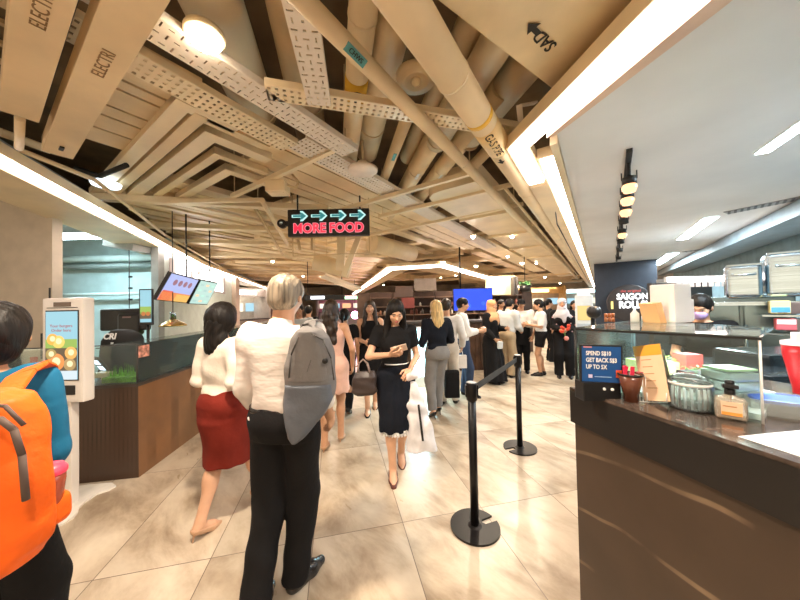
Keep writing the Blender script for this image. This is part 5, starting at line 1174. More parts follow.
def V3(*a): return Vector(a)
def ik(a, b, l1, l2, pole):
    """middle joint of a two bone chain"""
    d = b - a; L = min(d.length, (l1 + l2) * .998); dn = d.normalized(); x = (l1 * l1 - l2 * l2 + L * L) / (2 * L); h = math.sqrt(max(l1 * l1 - x * x, 1e-6))
    p = (pole - dn * pole.dot(dn)).normalized()
    return a + dn * x + p * h
def rot3(ax, deg): return Matrix.Rotation(rad(deg), 3, ax)
def folds(amp=.004, seed=0.0, f=1.0):
    def fn(x, y, z):
        return amp * (np.sin(f * (26 * z + 14 * x) + 2.2 * np.sin(f * (11 * y + 9 * z) + seed)) * .6 + np.sin(f * (17 * z - 21 * x + 9 * y) + 2 * np.sin(13 * x + seed)) * .5)
    return fn
def person(label, xy, face, H=1.65, female=False, skin=SK_M, hair=('short', H_BLK), top=None, low=None, shoes=('shoe', L_BLK), fl=(-.09, .0, 0), fr=(.09, .0, 0),
           hl=None, hr=None, lean=0.0, tilt=0.0, turn=0.0, vox=.011, w=1.0, foot_yaw=(0, 0), pole=(0, 0), curl=(35, 35), face_detail=True, scarf=None, mask=None, cap_=None, group=None, extra=None, hipx=0.0, roll=0.0, sleeve=None, palms=(None, None)):
    """local frame: +Y is where the chest faces, +X the person's right hand side. face: heading in degrees, 0 = +Y, clockwise"""
    s = H / 1.70
    root = thing('person', label, 'person', Vector((xy[0], xy[1], 0)), rad(-face), group)
    S = lambda x, y, z: Vector((x * s, y * s, z * s))
    ln = lambda z: lean * max(0, z - .92) * 1.0       # forward lean
    hx = (.085 if female else .09); sx = (.165 if female else .19) * w
    lift = max(fl[3] if len(fl) > 3 else 0, 0) * 0
    feet = []
    for f_, yw in ((fl, foot_yaw[0]), (fr, foot_yaw[1])):
        pitch = f_[2]; B = S(f_[0], f_[1] + .11, 0) + Vector((0, 0, f_[3] if len(f_) > 3 else 0)); R = rot3('Z', -yw) @ rot3('X', -pitch)
        feet.append((B, R, B + R @ S(0, -.11, .085)))
    mid = min((max((f[2].z for f in feet)) - .085 * s) * .5, .06)
    pz = .915 + mid * .0
    hips = [S(-hx + hipx, 0, pz), S(hx + hipx, 0, pz)]
    # drop the pelvis if the legs would overstretch
    dz = 0
    for hp, f in zip(hips, feet):
        h = (hp - f[2]); hor = math.hypot(h.x, h.y); mx = math.sqrt(max((.838 * s) ** 2 - hor ** 2, .1)); dz = min(dz, mx - h.z)
    heel = min((f[2].z for f in feet)) - .085 * s
    dz = dz if dz < 0 else 0
    up = heel if heel > .01 else 0
    dz = 0
    for hp, f in zip(hips, feet):
        h = (hp + Vector((0, 0, up)) - f[2]); hor = math.hypot(h.x, h.y); mx = math.sqrt(max((.838 * s) ** 2 - hor ** 2, .1)); dz = min(dz, mx - h.z)
    dz += up
    D = Vector((0, 0, dz)); hips = [h + D for h in hips]
    T = lambda x, y, z: S(x + hipx * (1 if z < 1.1 else .5), y + ln(z), z) + D
    legs = []
    for hp, f in zip(hips, feet): legs.append((hp, ik(hp, f[2], .425 * s, .42 * s, Vector((0, 1, 0))), f[2]))
    sh = [T(-sx, -.01, 1.385), T(sx, -.01, 1.385)]
    arms = []
    for i, (hnd, sg_) in enumerate(((hl, -1), (hr, 1))):
        wr_ = (T(*hnd) if hnd else T(sg_ * (sx + .06) / 1.0, .02, .86)); 
        pl_ = Vector((sg_ * .55, -1, -.35)) if not pole[i] else Vector(pole[i])
        d = wr_ - sh[i]
        if d.length > .545 * s: wr_ = sh[i] + d.normalized() * .545 * s
        arms.append((sh[i], ik(sh[i], wr_, .285 * s, .265 * s, pl_), wr_))
    HR = rot3('Z', -turn) @ rot3('Y', roll) @ rot3('X', -tilt)      # tilt > 0 looks down
    nb = T(0, -.015, 1.44); hc = nb + HR @ S(0, .035, .155)
    hd = lambda x, y, z: hc + HR @ S(x, y, z)
    hRm = HR
    q = w
    if female: tors = [(.84, .155 * q, .10), (.92, .168 * q, .112), (1.0, .145 * q, .10), (1.08, .118 * q, .085), (1.2, .138 * q, .098), (1.3, .152 * q, .10), (1.37, .15 * q, .085), (1.43, .085 * q, .06)]
    else: tors = [(.84, .15 * q, .105), (.92, .162 * q, .115), (1.0, .155 * q, .108), (1.08, .148 * q, .105), (1.2, .165 * q, .11), (1.3, .182 * q, .112), (1.37, .18 * q, .095), (1.43, .10 * q, .065)]
    def torso(t, z0, z1, ky=1.0, k=.03, flare=0.0):
        zs = sorted(set([z0, z1] + [z for z, _, _ in tors if z0 < z < z1])); out = []
        for z in zs:
            rx = np.interp(z, [a[0] for a in tors], [a[1] for a in tors]); ry = np.interp(z, [a[0] for a in tors], [a[2] for a in tors])
            fl_ = flare * max(0, (1.05 - z) / .2); c = T(0, 0, z)
            out.append((c.z, c.x, c.y, (rx + t + fl_) * s, (ry * ky + t + fl_) * s))
        return loft(out, k=k, e=2.2)
    # ---------- body
    def headprims():
        P_ = [ell(hd(0, -.008, .03), S(.074, .094, .083), hRm, .01), ell(hd(0, .025, -.035), S(.057, .062, .070), hRm, .03), ell(hd(0, .055, -.085), S(.022, .02, .018), hRm, .02),
              cap(nb - Vector((0, 0, .05 * s)), hd(0, -.02, -.06), (.052 if female else .060) * s, (.048 if female else .056) * s, .02),
              cap(hd(0, .082, .008), hd(0, .103, -.028), .009 * s, .0125 * s, .012), ell(hd(0, .082, .022), S(.045, .012, .010), hRm, .012)]
        for e in (-1, 1):
            P_.append(ell(hd(e * .030, .100, .006), S(.014, .013, .009), hRm, 0, sub=True)) if vox < .012 else None
            P_.append(ell(hd(e * .076, -.005, -.008), S(.010, .020, .030), hRm, .005))
            P_.append(ell(hd(e * .040, .062, -.025), S(.02, .018, .018), hRm, .02))
        P_.append(ell(hd(0, .086, -.056), S(.022, .010, .008), hRm, .006))
        return [p for p in P_ if p]
    pr = [torso(0, .84, 1.43)]
    pr += [ell(T(e * sx * .88, -.012, 1.375), S(.062, .06, .055), None, .04) for e in (-1, 1)]
    if female: pr += [ell(T(e * .065, .075, 1.245), S(.055, .045, .055), None, .04) for e in (-1, 1)]
    pr += [ell(T(0, -.05, .93), S(.145 * q, .075, .085), None, .04)]
    for a, b, c in legs: pr += [cap(a, b, (.088 if female else .082) * s, .056 * s, .03), cap(b, c, .054 * s, .036 * s, .02), ell(b * .62 + c * .38 + Vector((0, -.018, 0)), S(.05, .052, .10), None, .03)]
    for B, R, A in feet:
        F_ = lambda x, y, z: B + R @ S(x, y, z)
        pr += [cap(A, F_(0, -.125, .035), .036 * s, .032 * s, .015), cap(F_(0, -.10, .045), F_(0, .01, .025), .034 * s, .036 * s, .02), cap(F_(0, 0, .024), F_(0, .06, .018), .036 * s, .024 * s, .015)]
    ar = (.041 if female else .047) * (w * .5 + .5)
    for a, b, c in arms: pr += [cap(a, b, ar * s, ar * .86 * s, .02), cap(b, c, ar * .86 * s, ar * .6 * s, .015)]
    groups = [(pr + headprims(), min(vox, .010) if face_detail else vox)]
    # hands
    hands = []
    for i, (a, b, c) in enumerate(arms):
        sg_ = -1 if i == 0 else 1; d = (c - b).normalized(); pn = Vector(palms[i]) if palms[i] else Vector((-sg_, .15, 0)); pn = (pn - d * pn.dot(d)).normalized(); sd_ = d.cross(pn).normalized()
        thumbdir = sd_ if sd_.dot(Vector((0, 1, .6))) > 0 else -sd_
        R = Matrix((thumbdir, pn, d)).transposed(); hp = [cap(c - d * .03 * s, c + d * .02 * s, ar * .6 * s, .022 * s, .01), ell(c + d * .05 * s, S(.041, .017, .052), R, .012)]
        fr_ = .0088 if vox < .0115 else .0098
        for k in range(4):
            base = c + (d * (.088 - .004 * abs(k - 1.3)) + thumbdir * (.030 - .0205 * k)) * s; ln_ = (.078, .086, .080, .064)[k]; cr = curl[i] + 4 * k
            p0 = base; dirn = d
            for j, fr2_ in enumerate((.46, .32, .26)):
                ang = rad(cr * (.55 if j == 0 else 1.0 * j + .3)); dv = (d * math.cos(ang) + pn * math.sin(ang)).normalized(); p1 = p0 + dv * ln_ * fr2_ * s
                hp.append(cap(p0, p1, (fr_ - .0006 * j) * s, (fr_ - .0006 * (j + 1)) * s, .003)); p0 = p1
        t0 = c + (d * .025 + thumbdir * .028) * s; t1 = t0 + (d * .035 + thumbdir * .028 + pn * .012) * s; t2 = t1 + (d * .034 + thumbdir * .004 + pn * .016) * s
        hp += [cap(t0, t1, .012 * s, .0105 * s, .008), cap(t1, t2, .0105 * s, .0085 * s, .003)]
        groups.append((hp, .0048 if vox < .0115 else .006)); hands.append((c + d * .075 * s + pn * .03 * s, d, pn, thumbdir))
    body = sdf_obj('body', groups, skin, root)
    if face_detail:
        for e in (-1, 1):
            MB().ball(hd(e * .030, .0815, .005), .0088 * s, 12, sc=(1.1, 1, .6)).build('eye', M_EYE, root); MB().ball(hd(e * .030, .0872, .004), .0052 * s, 10).build('iris', M_IRIS, root)
            mb = MB(); mb.path([hd(e * .014, .092, .024), hd(e * .032, .092, .029), hd(e * .048, .078, .023)], .0032 * s, 6); mb.build('eyebrow', H_BLK, root)
        sdf_obj('lips', [ell(hd(0, .094, -.052), S(.021, .006, .0045), hRm, .002), ell(hd(0, .093, -.060), S(.018, .007, .0052), hRm, .002)], M_LIP, root, .0028)
    # ---------- hair
    hs_, hm = hair if hair else (None, None)
    hv = min(vox, .009)
    if hs_:
        hp = [ell(hd(0, -.014, .036), S(.086, .104, .092), hRm, .01)]
        facecut = [ell(hd(0, .098, -.028), S(.064, .062, .078), hRm, 0, sub=True)]
        if hs_ in ('short', 'grey'):
            hp += [ell(hd(0, -.05, -.01), S(.076, .062, .07), hRm, .02)]
            if hs_ == 'grey': hp = [ell(hd(0, -.012, .034), S(.091, .108, .092), hRm, .01), ell(hd(0, -.045, -.02), S(.080, .070, .075), hRm, .02)]
            facecut += [cap(hd(-.12, .05, -.07), hd(.12, .05, -.07), .062 * s, sub=True), rbox(hd(0, -.03, -.155), S(.2, .2, .06), .01, hRm, sub=True)]
        elif hs_ == 'bob':
            hp += [ell(hd(0, -.03, -.03), S(.105, .10, .115), hRm, .03), ell(hd(0, -.04, .0), S(.10, .105, .10), hRm, .03)]
            facecut += [rbox(hd(0, -.03, -.19), S(.2, .2, .065), .01, hRm, sub=True)]
        elif hs_ == 'long':
            hp += [ell(hd(0, -.05, -.04), S(.088, .07, .11), hRm, .03), loft([(hc.z - .30 * s, nb.x, nb.y - .075 * s, .055 * s, .03 * s), (hc.z - .2 * s, nb.x, nb.y - .055 * s, .095 * s, .05 * s), (hc.z - .06 * s, hc.x, hc.y - .05 * s, .092 * s, .075 * s)], .03)]
        elif hs_ == 'frontlong':
            hp += [ell(hd(0, -.05, -.04), S(.088, .07, .11), hRm, .03)]
            for e in (-1, 1): hp += [cap(hd(e * .068, .012, -.0), hd(e * .082, .03, -.15), .030 * s, .036 * s, .02), cap(hd(e * .082, .03, -.15), T(e * .10, .085, 1.30), .036 * s, .022 * s, .02)]
            hp += [cap(hd(0, -.06, -.05), T(0, -.085, 1.30), .08 * s, .05 * s, .03)]
        elif hs_ == 'curly':
            hp += [ell(hd(0, -.05, -.03), S(.098, .08, .12), hRm, .03)]
            rr_ = random.Random(4)
            for k in range(26): zz = 1.56 - .36 * k / 26; hp.append(ell(T(rr_.uniform(-.07, .07), -.085 + rr_.uniform(-.02, .02), zz - .02), S(.038, .032, .045), None, .02))
        elif hs_ == 'pony':
            hp += [ell(hd(0, -.04, -.005), S(.082, .07, .085), hRm, .02), ell(hd(0, -.13, .02), S(.035, .035, .035), hRm, .01), cap(hd(0, -.135, .0), hd(0, -.14, -.13), .03 * s, .015 * s, .02)]
        hp += facecut
        sdf_obj('hair', hp, hm, root, hv, fold=lambda x, y, z: .0014 * np.sin(170 * x + 60 * y + 5 * np.sin(9 * z)) + .0012 * np.sin(120 * y - 90 * x + 3 * np.sin(12 * z)))
    if scarf:
        sdf_obj('head_scarf', [ell(hd(0, -.014, .032), S(.092, .108, .096), hRm, .01), ell(hd(0, -.02, -.06), S(.085, .095, .10), hRm, .03), cap(hd(0, .0, -.10), T(0, .01, 1.36), .085 * s, .12 * s, .04), ell(T(0, .01, 1.33), S(.205, .135, .13), None, .05), ell(T(0, .06, 1.24), S(.13, .08, .12), None, .05),
                               ell(hd(0, .11, -.022), S(.053, .055, .068), hRm, 0, sub=True)], scarf, root, hv, fold=folds(.006, 1, 1.3))
    if mask: sdf_obj('face_mask', [ell(hd(0, .062, -.045), S(.058, .05, .05), hRm, .01), cap(hd(0, .1, -.02), hd(0, .1, -.06), .014 * s, .016 * s, .02), rbox(hd(0, .0, .08), S(.2, .2, .085), .01, hRm, sub=True)], mask, root, .006)
    if cap_:
        sdf_obj('cap', [ell(hd(0, -.01, .045), S(.092, .11, .085), hRm, .01), rbox(hd(0, .0, -.06), S(.2, .2, .09), .01, hRm, sub=True), ell(hd(0, .11, .045), S(.07, .06, .012), hRm, .008)], cap_, root, .008)
    # ---------- clothes
    if top:
        kind, m_, hem, slv = top[:4]; t = top[4] if len(top) > 4 else .014
        neck = 1.43 if kind != 'tank' else 1.40
        g = [torso(t, hem, neck, flare=top[5] if len(top) > 5 else 0.0)]
        if kind != 'tank': g += [ell(T(e * sx * .84, -.012, 1.365), S(.062 + t * .6, .058 + t * .6, .050 + t * .5), None, .05) for e in (-1, 1)]
        if female: g += [ell(T(e * .065, .078, 1.245), S(.055 + t * .7, .045 + t * .7, .055 + t * .7), None, .05) for e in (-1, 1)]
        if kind == 'collar': g += [cap(T(0, -.018, 1.415), T(0, -.008, 1.462), .064 * s * (1 if not female else .9), .058 * s * (1 if not female else .9), .012, flat=True)]
        elif kind == 'high': g += [cap(T(0, -.018, 1.41), T(0, -.008, 1.45), .058 * s, .054 * s, .012, flat=True)]
        if kind == 'tank': g += [cap(T(e * .11, -.01, 1.36), T(e * .075, -.02, 1.43), .045 * s, .03 * s, .03) for e in (-1, 1)]
        for i, (a, b, c) in enumerate(arms):
            if slv <= 0: continue
            r0 = (ar + t * 1.05) * s
            if slv < 1: g.append(cap(a, a.lerp(b, slv), r0, r0 * 1.04, .03, flat=True))
            else: g += [cap(a, b, r0, r0 * .93, .03), cap(b, b.lerp(c, min(1, slv - 1 + .001)), r0 * .93, r0 * (.93 - .25 * (slv - 1)), .015, flat=True)]
        sdf_obj('shirt' if kind in ('collar',) else 'top', g, m_, root, vox, fold=folds(.0075 if t > .013 else .003, H * 7, 1.0))
    if low:
        kind, m_ = low[:2]
        if kind == 'trousers':
            end = low[2] if len(low) > 2 else 1.0; t = low[3] if len(low) > 3 else .022
            g = [torso(.017, .86, 1.03, k=.02), ell(T(0, -.055, .93), S(.156 * q, .095, .10), None, .04)]
            for (a, b, c), (B, R, A) in zip(legs, feet):
                g += [cap(a, b, (.088 + t * .55) * s, (.056 + t) * s, .03), cap(b, c.lerp(b, 1 - end) - Vector((0, 0, .03 * s)) * end, (.056 + t) * s, (.04 + t * 1.1) * s, .02, flat=True)]
            sdf_obj('trousers', g, m_, root, vox, fold=folds(.005, H * 3, .8))
        elif kind == 'shorts':
            g = [torso(.016, .86, 1.03, k=.02), ell(T(0, -.052, .93), S(.150 * q, .085, .09), None, .04)]
            for a, b, c in legs: g.append(cap(a, a.lerp(b, low[2]), .105 * s, .098 * s, .03, flat=True))
            sdf_obj('shorts', g, m_, root, vox, fold=folds(.004, 1))
        elif kind in ('skirt', 'dress'):
            z0, rx, ry = low[2:5]; waist = low[5] if len(low) > 5 else 1.04
            cx = (legs[0][1].x + legs[1][1].x) / 2; cy = (legs[0][1].y + legs[1][1].y) / 2; cb = ((legs[0][2] + legs[1][2]) / 2)
            secs = []
            for z, rr1, rr2 in ((waist, .122 * q + .01, .098), (.98, .158 * q, .112), (.92, .175 * q, .125), (.80, .178 * q * .5 + .5 * max(rx, .17), .13 * .5 + .5 * max(ry, .13))):
                if z > z0: c_ = T(0, 0 if z > .95 else -.01, z); secs.append((c_.z, c_.x, c_.y, rr1 * s, rr2 * s))
            f_ = min(1, (.92 - z0) / .45); c_ = Vector((cx * f_ * .9, cy * f_ * .9, 0)); secs.append((z0 * s + dz, c_.x, c_.y, rx * s, ry * s))
            nf = low[6] if len(low) > 6 else 0
            zt = (z0 * s + dz)
            sdf_obj(kind, [loft(secs, .01), ell(T(0, -.055, .93), S(.156 * q, .093, .10), None, .04)] + [cap(a, b, .108 * s, .082 * s, .06) for a, b, c in legs] + [cap(b, c, .082 * s, .07 * s, .06) for a, b, c in legs] + [cut((0, 0, z0 * s + dz), (0, 0, -1))], m_, root, vox,
                    fold=lambda x, y, z: (nf or .003) * np.sin(9 * np.arctan2(y - c_.y, x - c_.x + 1e-6) + 1) * np.clip((.95 * s - z) / (.5 * s), 0, 1) + .002 * np.sin(25 * z + 11 * x))
            if len(low) > 7 and low[7]: sdf_obj('lace_hem', [loft([(zt - .035 * s, c_.x, c_.y, (rx + .006) * s, (ry + .006) * s), (zt + .012 * s, c_.x, c_.y, (rx - .004) * s, (ry - .004) * s)], 0)], low[7], root, vox * .8, fold=lambda x, y, z: .006 * np.sin(30 * np.arctan2(y - c_.y, x - c_.x + 1e-6)))
    # ---------- shoes
    sk_, sm = shoes
    for i, (B, R, A) in enumerate(feet):
        F_ = lambda x, y, z: B + R @ S(x, y, z)
        upn = R @ Vector((0, 0, 1)); flat = cut(F_(0, 0, -.004), -upn)
        g = [cap(F_(0, -.125, .036), F_(0, -.07, .036), .040 * s, .040 * s, .015), cap(F_(0, -.09, .03), F_(0, .0, .026), .038 * s, .042 * s, .02), cap(F_(0, 0, .022), F_(0, .075, .014), .042 * s, .026 * s, .02)]
        if sk_ == 'shoe': g += [cap(F_(0, -.11, .05), F_(0, -.11, .095), .042 * s, .042 * s, .02, flat=True), cap(F_(0, -.07, .06), F_(0, .0, .03), .034 * s, .03 * s, .02)]
        else: g += [cut(F_(0, 0, .036), upn), ell(F_(0, -.035, .045), S(.026, .085, .02), R, 0, sub=True)]
        g.append(flat)
        sh_ = sdf_obj('shoe', g, sm, root, .006 if vox < .011 else .008)
        hz = F_(0, -.13, 0)
        if sk_ == 'pump' and hz.z > .02: MB().tube(hz + Vector((0, 0, .012)), Vector((hz.x, hz.y + (-.012 if hz.z < .08 else 0), max(0, hz.z - .085 * s))), .010 * s, .005 * s, 8).build('heel', sm, sh_)
    return dict(root=root, T=T, S=S, s=s, arms=arms, legs=legs, hands=hands, hd=hd, feet=feet, W=lambda p: Matrix.Translation(root.location) @ Matrix.Rotation(rad(-face), 4, 'Z') @ p)
def at(px, Y): q = P(px, 306, Y); return (q.x, q.y)
def gat(px, py): g = G(px, py); return (g.x, g.y)

# --- the man with the grey backpack
ma = person('grey-haired man seen from behind in white shirt and black trousers', at(283, 1.60), 8, 1.725, False, SK_M, ('grey', H_GRY), ('collar', C_SHIRT, .955, 1.5, .017, .025), ('trousers', C_BLACK, 1.0, .028), ('shoe', L_BLK),
            fl=(-.10, -.16, 6), fr=(.075, .02, 0), hl=(-.19, .13, .89), hr=(.19, .16, .89), vox=.0085, w=.98, pole=((-.25, -1, -.3), (.25, -1, -.3)), foot_yaw=(-8, 22), tilt=8, face_detail=False)
r = ma['root']
sdf_obj('belt', [loft([(ma['T'](0, 0, .985).z, 0, 0, .185, .137), (ma['T'](0, 0, 1.015).z, 0, 0, .183, .135)], 0, e=2.2)], L_BLK, r, .0085)
# his backpack
def pk_rows(rows, Y, ry, cy=0):
    o = P(rows[0][1], rows[0][0], Y); out = []
    for y, a, b in rows:
        A_ = P(a, y, Y); B_ = P(b, y, Y); out.append((A_.z, (A_.x + B_.x) / 2, Y + cy, (B_.x - A_.x) / 2, ry))
    return out
rows = [(326, 303, 312), (330, 298, 322), (338, 293, 329), (350, 289, 333), (365, 286, 335), (380, 285.5, 336), (397, 285, 334), (412, 285, 327), (424, 287, 316), (434, 291, 307), (438, 295, 301)]
Yb = 1.36; L = pk_rows(rows, Yb, .07)
bp = thing('backpack', "grey sling backpack hanging on the grey-haired man's back", 'backpack', Vector((L[5][1], Yb, 0)))
o = bp.location
sec = [(a, b - o.x, c - o.y, d, e * (1 if 0 < i < len(L) - 1 else .55)) for i, (a, b, c, d, e) in enumerate(L)]
M_BPG = cloth('grey_pack_fabric', (.175, .165, .16), .75, .3); M_BPD = cloth('slate_pack_fabric', (.115, .125, .145), .7, .3)
sdf_obj('main_compartment', [loft(sec, e=2.6)], M_BPG, bp, .007, fold=lambda x, y, z: .002 * np.sin(40 * z + 18 * x))
zc = P(300, 382, Yb).z
low_ = [(a, b + .004, c - .022, d * .94, .062) for a, b, c, d, e in sec if a < zc + .01]; low_ = [(zc, np.interp(zc, [q[0] for q in sec][::-1], [q[1] for q in sec][::-1]), -.022, np.interp(zc, [q[0] for q in sec][::-1], [q[3] for q in sec][::-1]) * .95, .062)] + [l_ for l_ in low_ if l_[0] < zc]
sdf_obj('front_pocket', [loft(low_, e=2.6)], M_BPD, bp, .007, fold=lambda x, y, z: .002 * np.sin(30 * z + 25 * x))
up_ = [(a, b, c - .014, d * .86, .062) for a, b, c, d, e in sec[1:] if a > zc - .02]
sdf_obj('upper_panel', [loft(up_, e=2.6)], M_BPG, bp, .007)
MB().path([P(289, 378, Yb - .07) - o, P(291, 355, Yb - .075) - o, P(298, 338, Yb - .07) - o, P(310, 333, Yb - .07) - o, P(323, 340, Yb - .07) - o, P(331, 358, Yb - .07) - o, P(334, 380, Yb - .065) - o], .0035, 6).build('zip', M_DARK, bp)
MB().lathe(P(325, 361, Yb - .081) - o, [(0, .004), (.012, .004), (.013, -.004)][::-1], 16, ax=(X_, Z_, -Y_)).build('round_badge', M_BLACK, bp)
MB().path([P(301, 330, Yb - .04) - o, P(301, 325, Yb) - o, P(309, 324, Yb) - o, P(313, 331, Yb - .04) - o, P(308, 338, Yb - .07) - o], .006, 8).build('top_loop', M_DARK, bp)
MB().bar(P(311, 360, Yb - .083) - o, P(307, 372, Yb - .085) - o, .003, .002).build('pocket_zip', M_DARK, bp)
sp_ = [P(309, 330, Yb + .02), P(310.5, 322, Yb + .06), P(313, 320.5, Yb + .16), P(318, 320.5, Yb + .26)]
mb = MB()
for a_, b_ in zip(sp_[:-1], sp_[1:]): mb.bar(a_ - o, b_ - o, .055, .012, up=Vector((0, -.5, .8)), bev=.004)
mb.build('shoulder_strap', M_BPG, bp)

# --- woman in rust skirt
wa = person('woman seen from behind in ivory blouse and rust-red pencil skirt', at(222, 2.14), 18, 1.575, True, SK_L, ('bob', H_BLK), ('high', C_IVORY, 1.0, 1.0, .020), ('skirt', C_RUST, .44, .15, .17, 1.05), ('pump', L_NUDE),
            fl=(-.035, -.20, 20), fr=(.07, .20, 40, .0), hl=(-.13, .20, 1.06), hr=(.20, .10, .92), vox=.0095, w=.95, pole=((-.2, -1, -.4), (.2, -1, -.4)), face_detail=False)
sdf_obj('hair_ends', [cap(wa['hd'](0, -.06, -.05), wa['T'](0, -.07, 1.36), .085, .06), ell(wa['T'](.0, -.055, 1.40), (.092, .055, .085), None, .03)], H_BLK, wa['root'], .009, fold=lambda x, y, z: .003 * np.sin(160 * x + 5 * np.sin(20 * z)))

# --- person with the orange backpack
pa = person('person seen from behind in teal-blue jacket and black trousers at far left', at(-16, 1.08), -8, 1.585, False, SK_M, ('bob', H_BLK), ('high', C_BLUE, .93, 2.0, .028, .02), ('trousers', C_BLACK, 1.0, .03), ('shoe', L_BLK),
            fl=(-.10, -.04, 0), fr=(.11, .05, 0), hl=(-.22, .22, 1.0), hr=(.04, .19, 1.05), vox=.009, w=.96, face_detail=False, pole=(0, (.7, -.6, -.6)), tilt=10)
sdf_obj('hair_ends', [ell(pa['hd'](0, -.035, -.05), (.098, .09, .105), None, .03), rbox(pa['hd'](0, -.03, -.20), (.2, .2, .055), .01, None, sub=True)], H_BLK, pa['root'], .009)
rows = [(393, -74, 4), (400, -84, 20), (415, -88, 27), (440, -90, 34), (470, -90, 38), (500, -90, 40), (530, -88, 40), (550, -84, 37), (565, -78, 27), (577, -64, 6)]
Yb = .80; L = pk_rows(rows, Yb, .085)
ob = thing('backpack', 'bright orange backpack at the left edge of the photo', 'backpack', Vector((L[5][1], Yb, 0))); o = ob.location
M_OR = cloth('orange_nylon', (.88, .13, .012), .5, .35); M_ORD = mat('grey_webbing', (.10, .065, .05), .7)
sec = [(a, b - o.x, c - o.y, d, e * (1 if 0 < i < len(L) - 1 else .6)) for i, (a, b, c, d, e) in enumerate(L)]
sdf_obj('main_compartment', [loft(sec, e=2.8)], M_OR, ob, .007, fold=folds(.003, 2, 1.3))
sdf_obj('front_pocket', [loft([(a, b - .01, c - .05, d * .72, .06) for a, b, c, d, e in sec if a < 1.16], e=2.8)], M_OR, ob, .007, fold=folds(.003, 5, 1.4))
MB().path([P(-40, 418, Yb - .1) - o, P(0, 419, Yb - .1) - o, P(14, 430, Yb - .1) - o, P(22, 455, Yb - .095) - o, P(26, 500, Yb - .09) - o], .007, 8).build('zip_trim', M_ORD, ob)
MB().path([P(-40, 405, Yb - .07) - o, P(5, 406, Yb - .075) - o, P(24, 425, Yb - .07) - o], .005, 8).build('upper_zip', M_ORD, ob)
mb = MB(); sp_ = [P(-2, 408, Yb - .02), P(8, 392, Yb + .04), P(22, 374, Yb + .12), P(36, 366, Yb + .22), P(46, 369, Yb + .32), P(50, 378, Yb + .40)]
for a_, b_ in zip(sp_[:-1], sp_[1:]): mb.bar(a_ - o, b_ - o, .062, .014, up=Vector((.1, -.6, .8)), bev=.005)
mb.build('shoulder_strap', M_OR, ob)
tm = thing('tumbler', 'amber tumbler with pink lid in the side pocket of the orange backpack', 'bottle', P(47, 492, .86))
MB().lathe((0, 0, 0), [(0, -.05), (.030, -.05), (.038, .03), (.038, .05), (0, .05)], 24).build('cup', mat('amber_plastic', (.48, .10, .05), .2), tm); MB().lathe((0, 0, 0), [(.041, .05), (.042, .062), (.034, .075), (0, .078)], 24).build('lid', mat('pink_lid', (.85, .06, .12), .35), tm)
sdf_obj('side_pocket', [rbox(P(43, 512, .86) - o, (.045, .05, .05), .03)], M_OR, ob, .008, fold=folds(.003, 1, 2))

# --- woman with the phone
wb_ = person('woman in long black dress walking forward while looking at her phone', at(394, 2.78), 176, 1.60, True, SK_L, ('frontlong', H_BLK), ('high', C_BLACK, 1.0, .62, .014), ('dress', C_NAVYB, .43, .16, .14, 1.06, .008, mat('white_lace', (.75, .72, .70), .8, nscale=60, namt=.3)), ('pump', L_BRN),
             fl=(-.05, -.17, 22), fr=(.05, .12, 8), hl=(-.13, .20, 1.02), hr=(.06, .27, 1.18), tilt=26, turn=-6, vox=.0095, curl=(60, 45), pole=(0, (.9, -.3, -.7)), palms=((.6, -.2, -1), (0, -.6, .6)))
r = wb_['root']; tb = wb_['T']
MB().lathe(tb(0, 0, 1.055), [(.131, -.005), (.135, 0), (.131, .005)], 36).build('waist_cord', M_WHITE, r).scale = (1, .82, 1); r.children[-1].location = (0, tb(0, 0, 1.055).y * .18, 0)
h = wb_['hands'][1]; pc_ = wb_['W'](h[0] + h[1] * .02)
ph = thing('phone', 'pale phone held up by the woman in the long black dress', 'phone', pc_)
MB().box((0, 0, .02), (.14, .010, .072), ((Vector((.96, 0, .25))).normalized(), Vector((-.1, .7, .6)).normalized(), Vector((-.2, -.6, .75)).normalized()), bev=.003).build('body', mat('pale_phone_case', (.70, .52, .40), .4), ph)
hb = thing('handbag', 'dark leather handbag hanging from the elbow of the woman with the phone', 'bag', wb_['W'](wb_['arms'][1][1]) + Vector((-.04, -.02, -.03)))
sdf_obj('bag_body', [loft([(-.31, 0, 0, .09, .045), (-.28, 0, 0, .115, .06), (-.15, 0, 0, .105, .05), (-.10, 0, 0, .08, .02)], e=2.8)], mat('dark_brown_leather', (.045, .030, .026), .4, bump=.2), hb, .007, fold=folds(.004, 4, 1.5))
for yy in (-.03, .03): MB().path([(-.06, yy, -.11), (-.05, yy * .6, -.03), (-.01, 0, .01), (.03, yy * .6, -.03), (.05, yy, -.11)], .006, 8).build('handle', mat('pale_handle', (.30, .22, .19), .4), hb)
h = wb_['hands'][0]; q = wb_['W'](h[0])
wbag = thing('carrier_bag', 'white carrier bag held low beside the black dress', 'bag', q + Vector((.07, -.02, -.02)))
M_PB = mat('white_thin_plastic', (.74, .72, .74), .35, nscale=9, namt=.12, bump=.4, bscale=14)
sdf_obj('bag_body', [loft([(-.62, .05, 0, .12, .05), (-.5, .045, 0, .115, .06), (-.25, .02, 0, .085, .045), (-.08, -.0, 0, .035, .02), (-.02, -.02, 0, .022, .016)], e=2.3)], M_PB, wbag, .008, fold=folds(.008, 3, 1.3))
MB().bar((.025, -.06, -.20), (.055, -.075, -.50), .018, .006, up=Y_).build('black_stripe', M_BLACK, wbag)
sdf_obj('crumpled_top', [ell((-.03, -.02, .03), (.045, .035, .04)), ell((0, -.02, .05), (.03, .03, .03))], mat('white_tissue', (.80, .74, .76), .6, bump=.5), wbag, .007, fold=folds(.008, 3, 3))

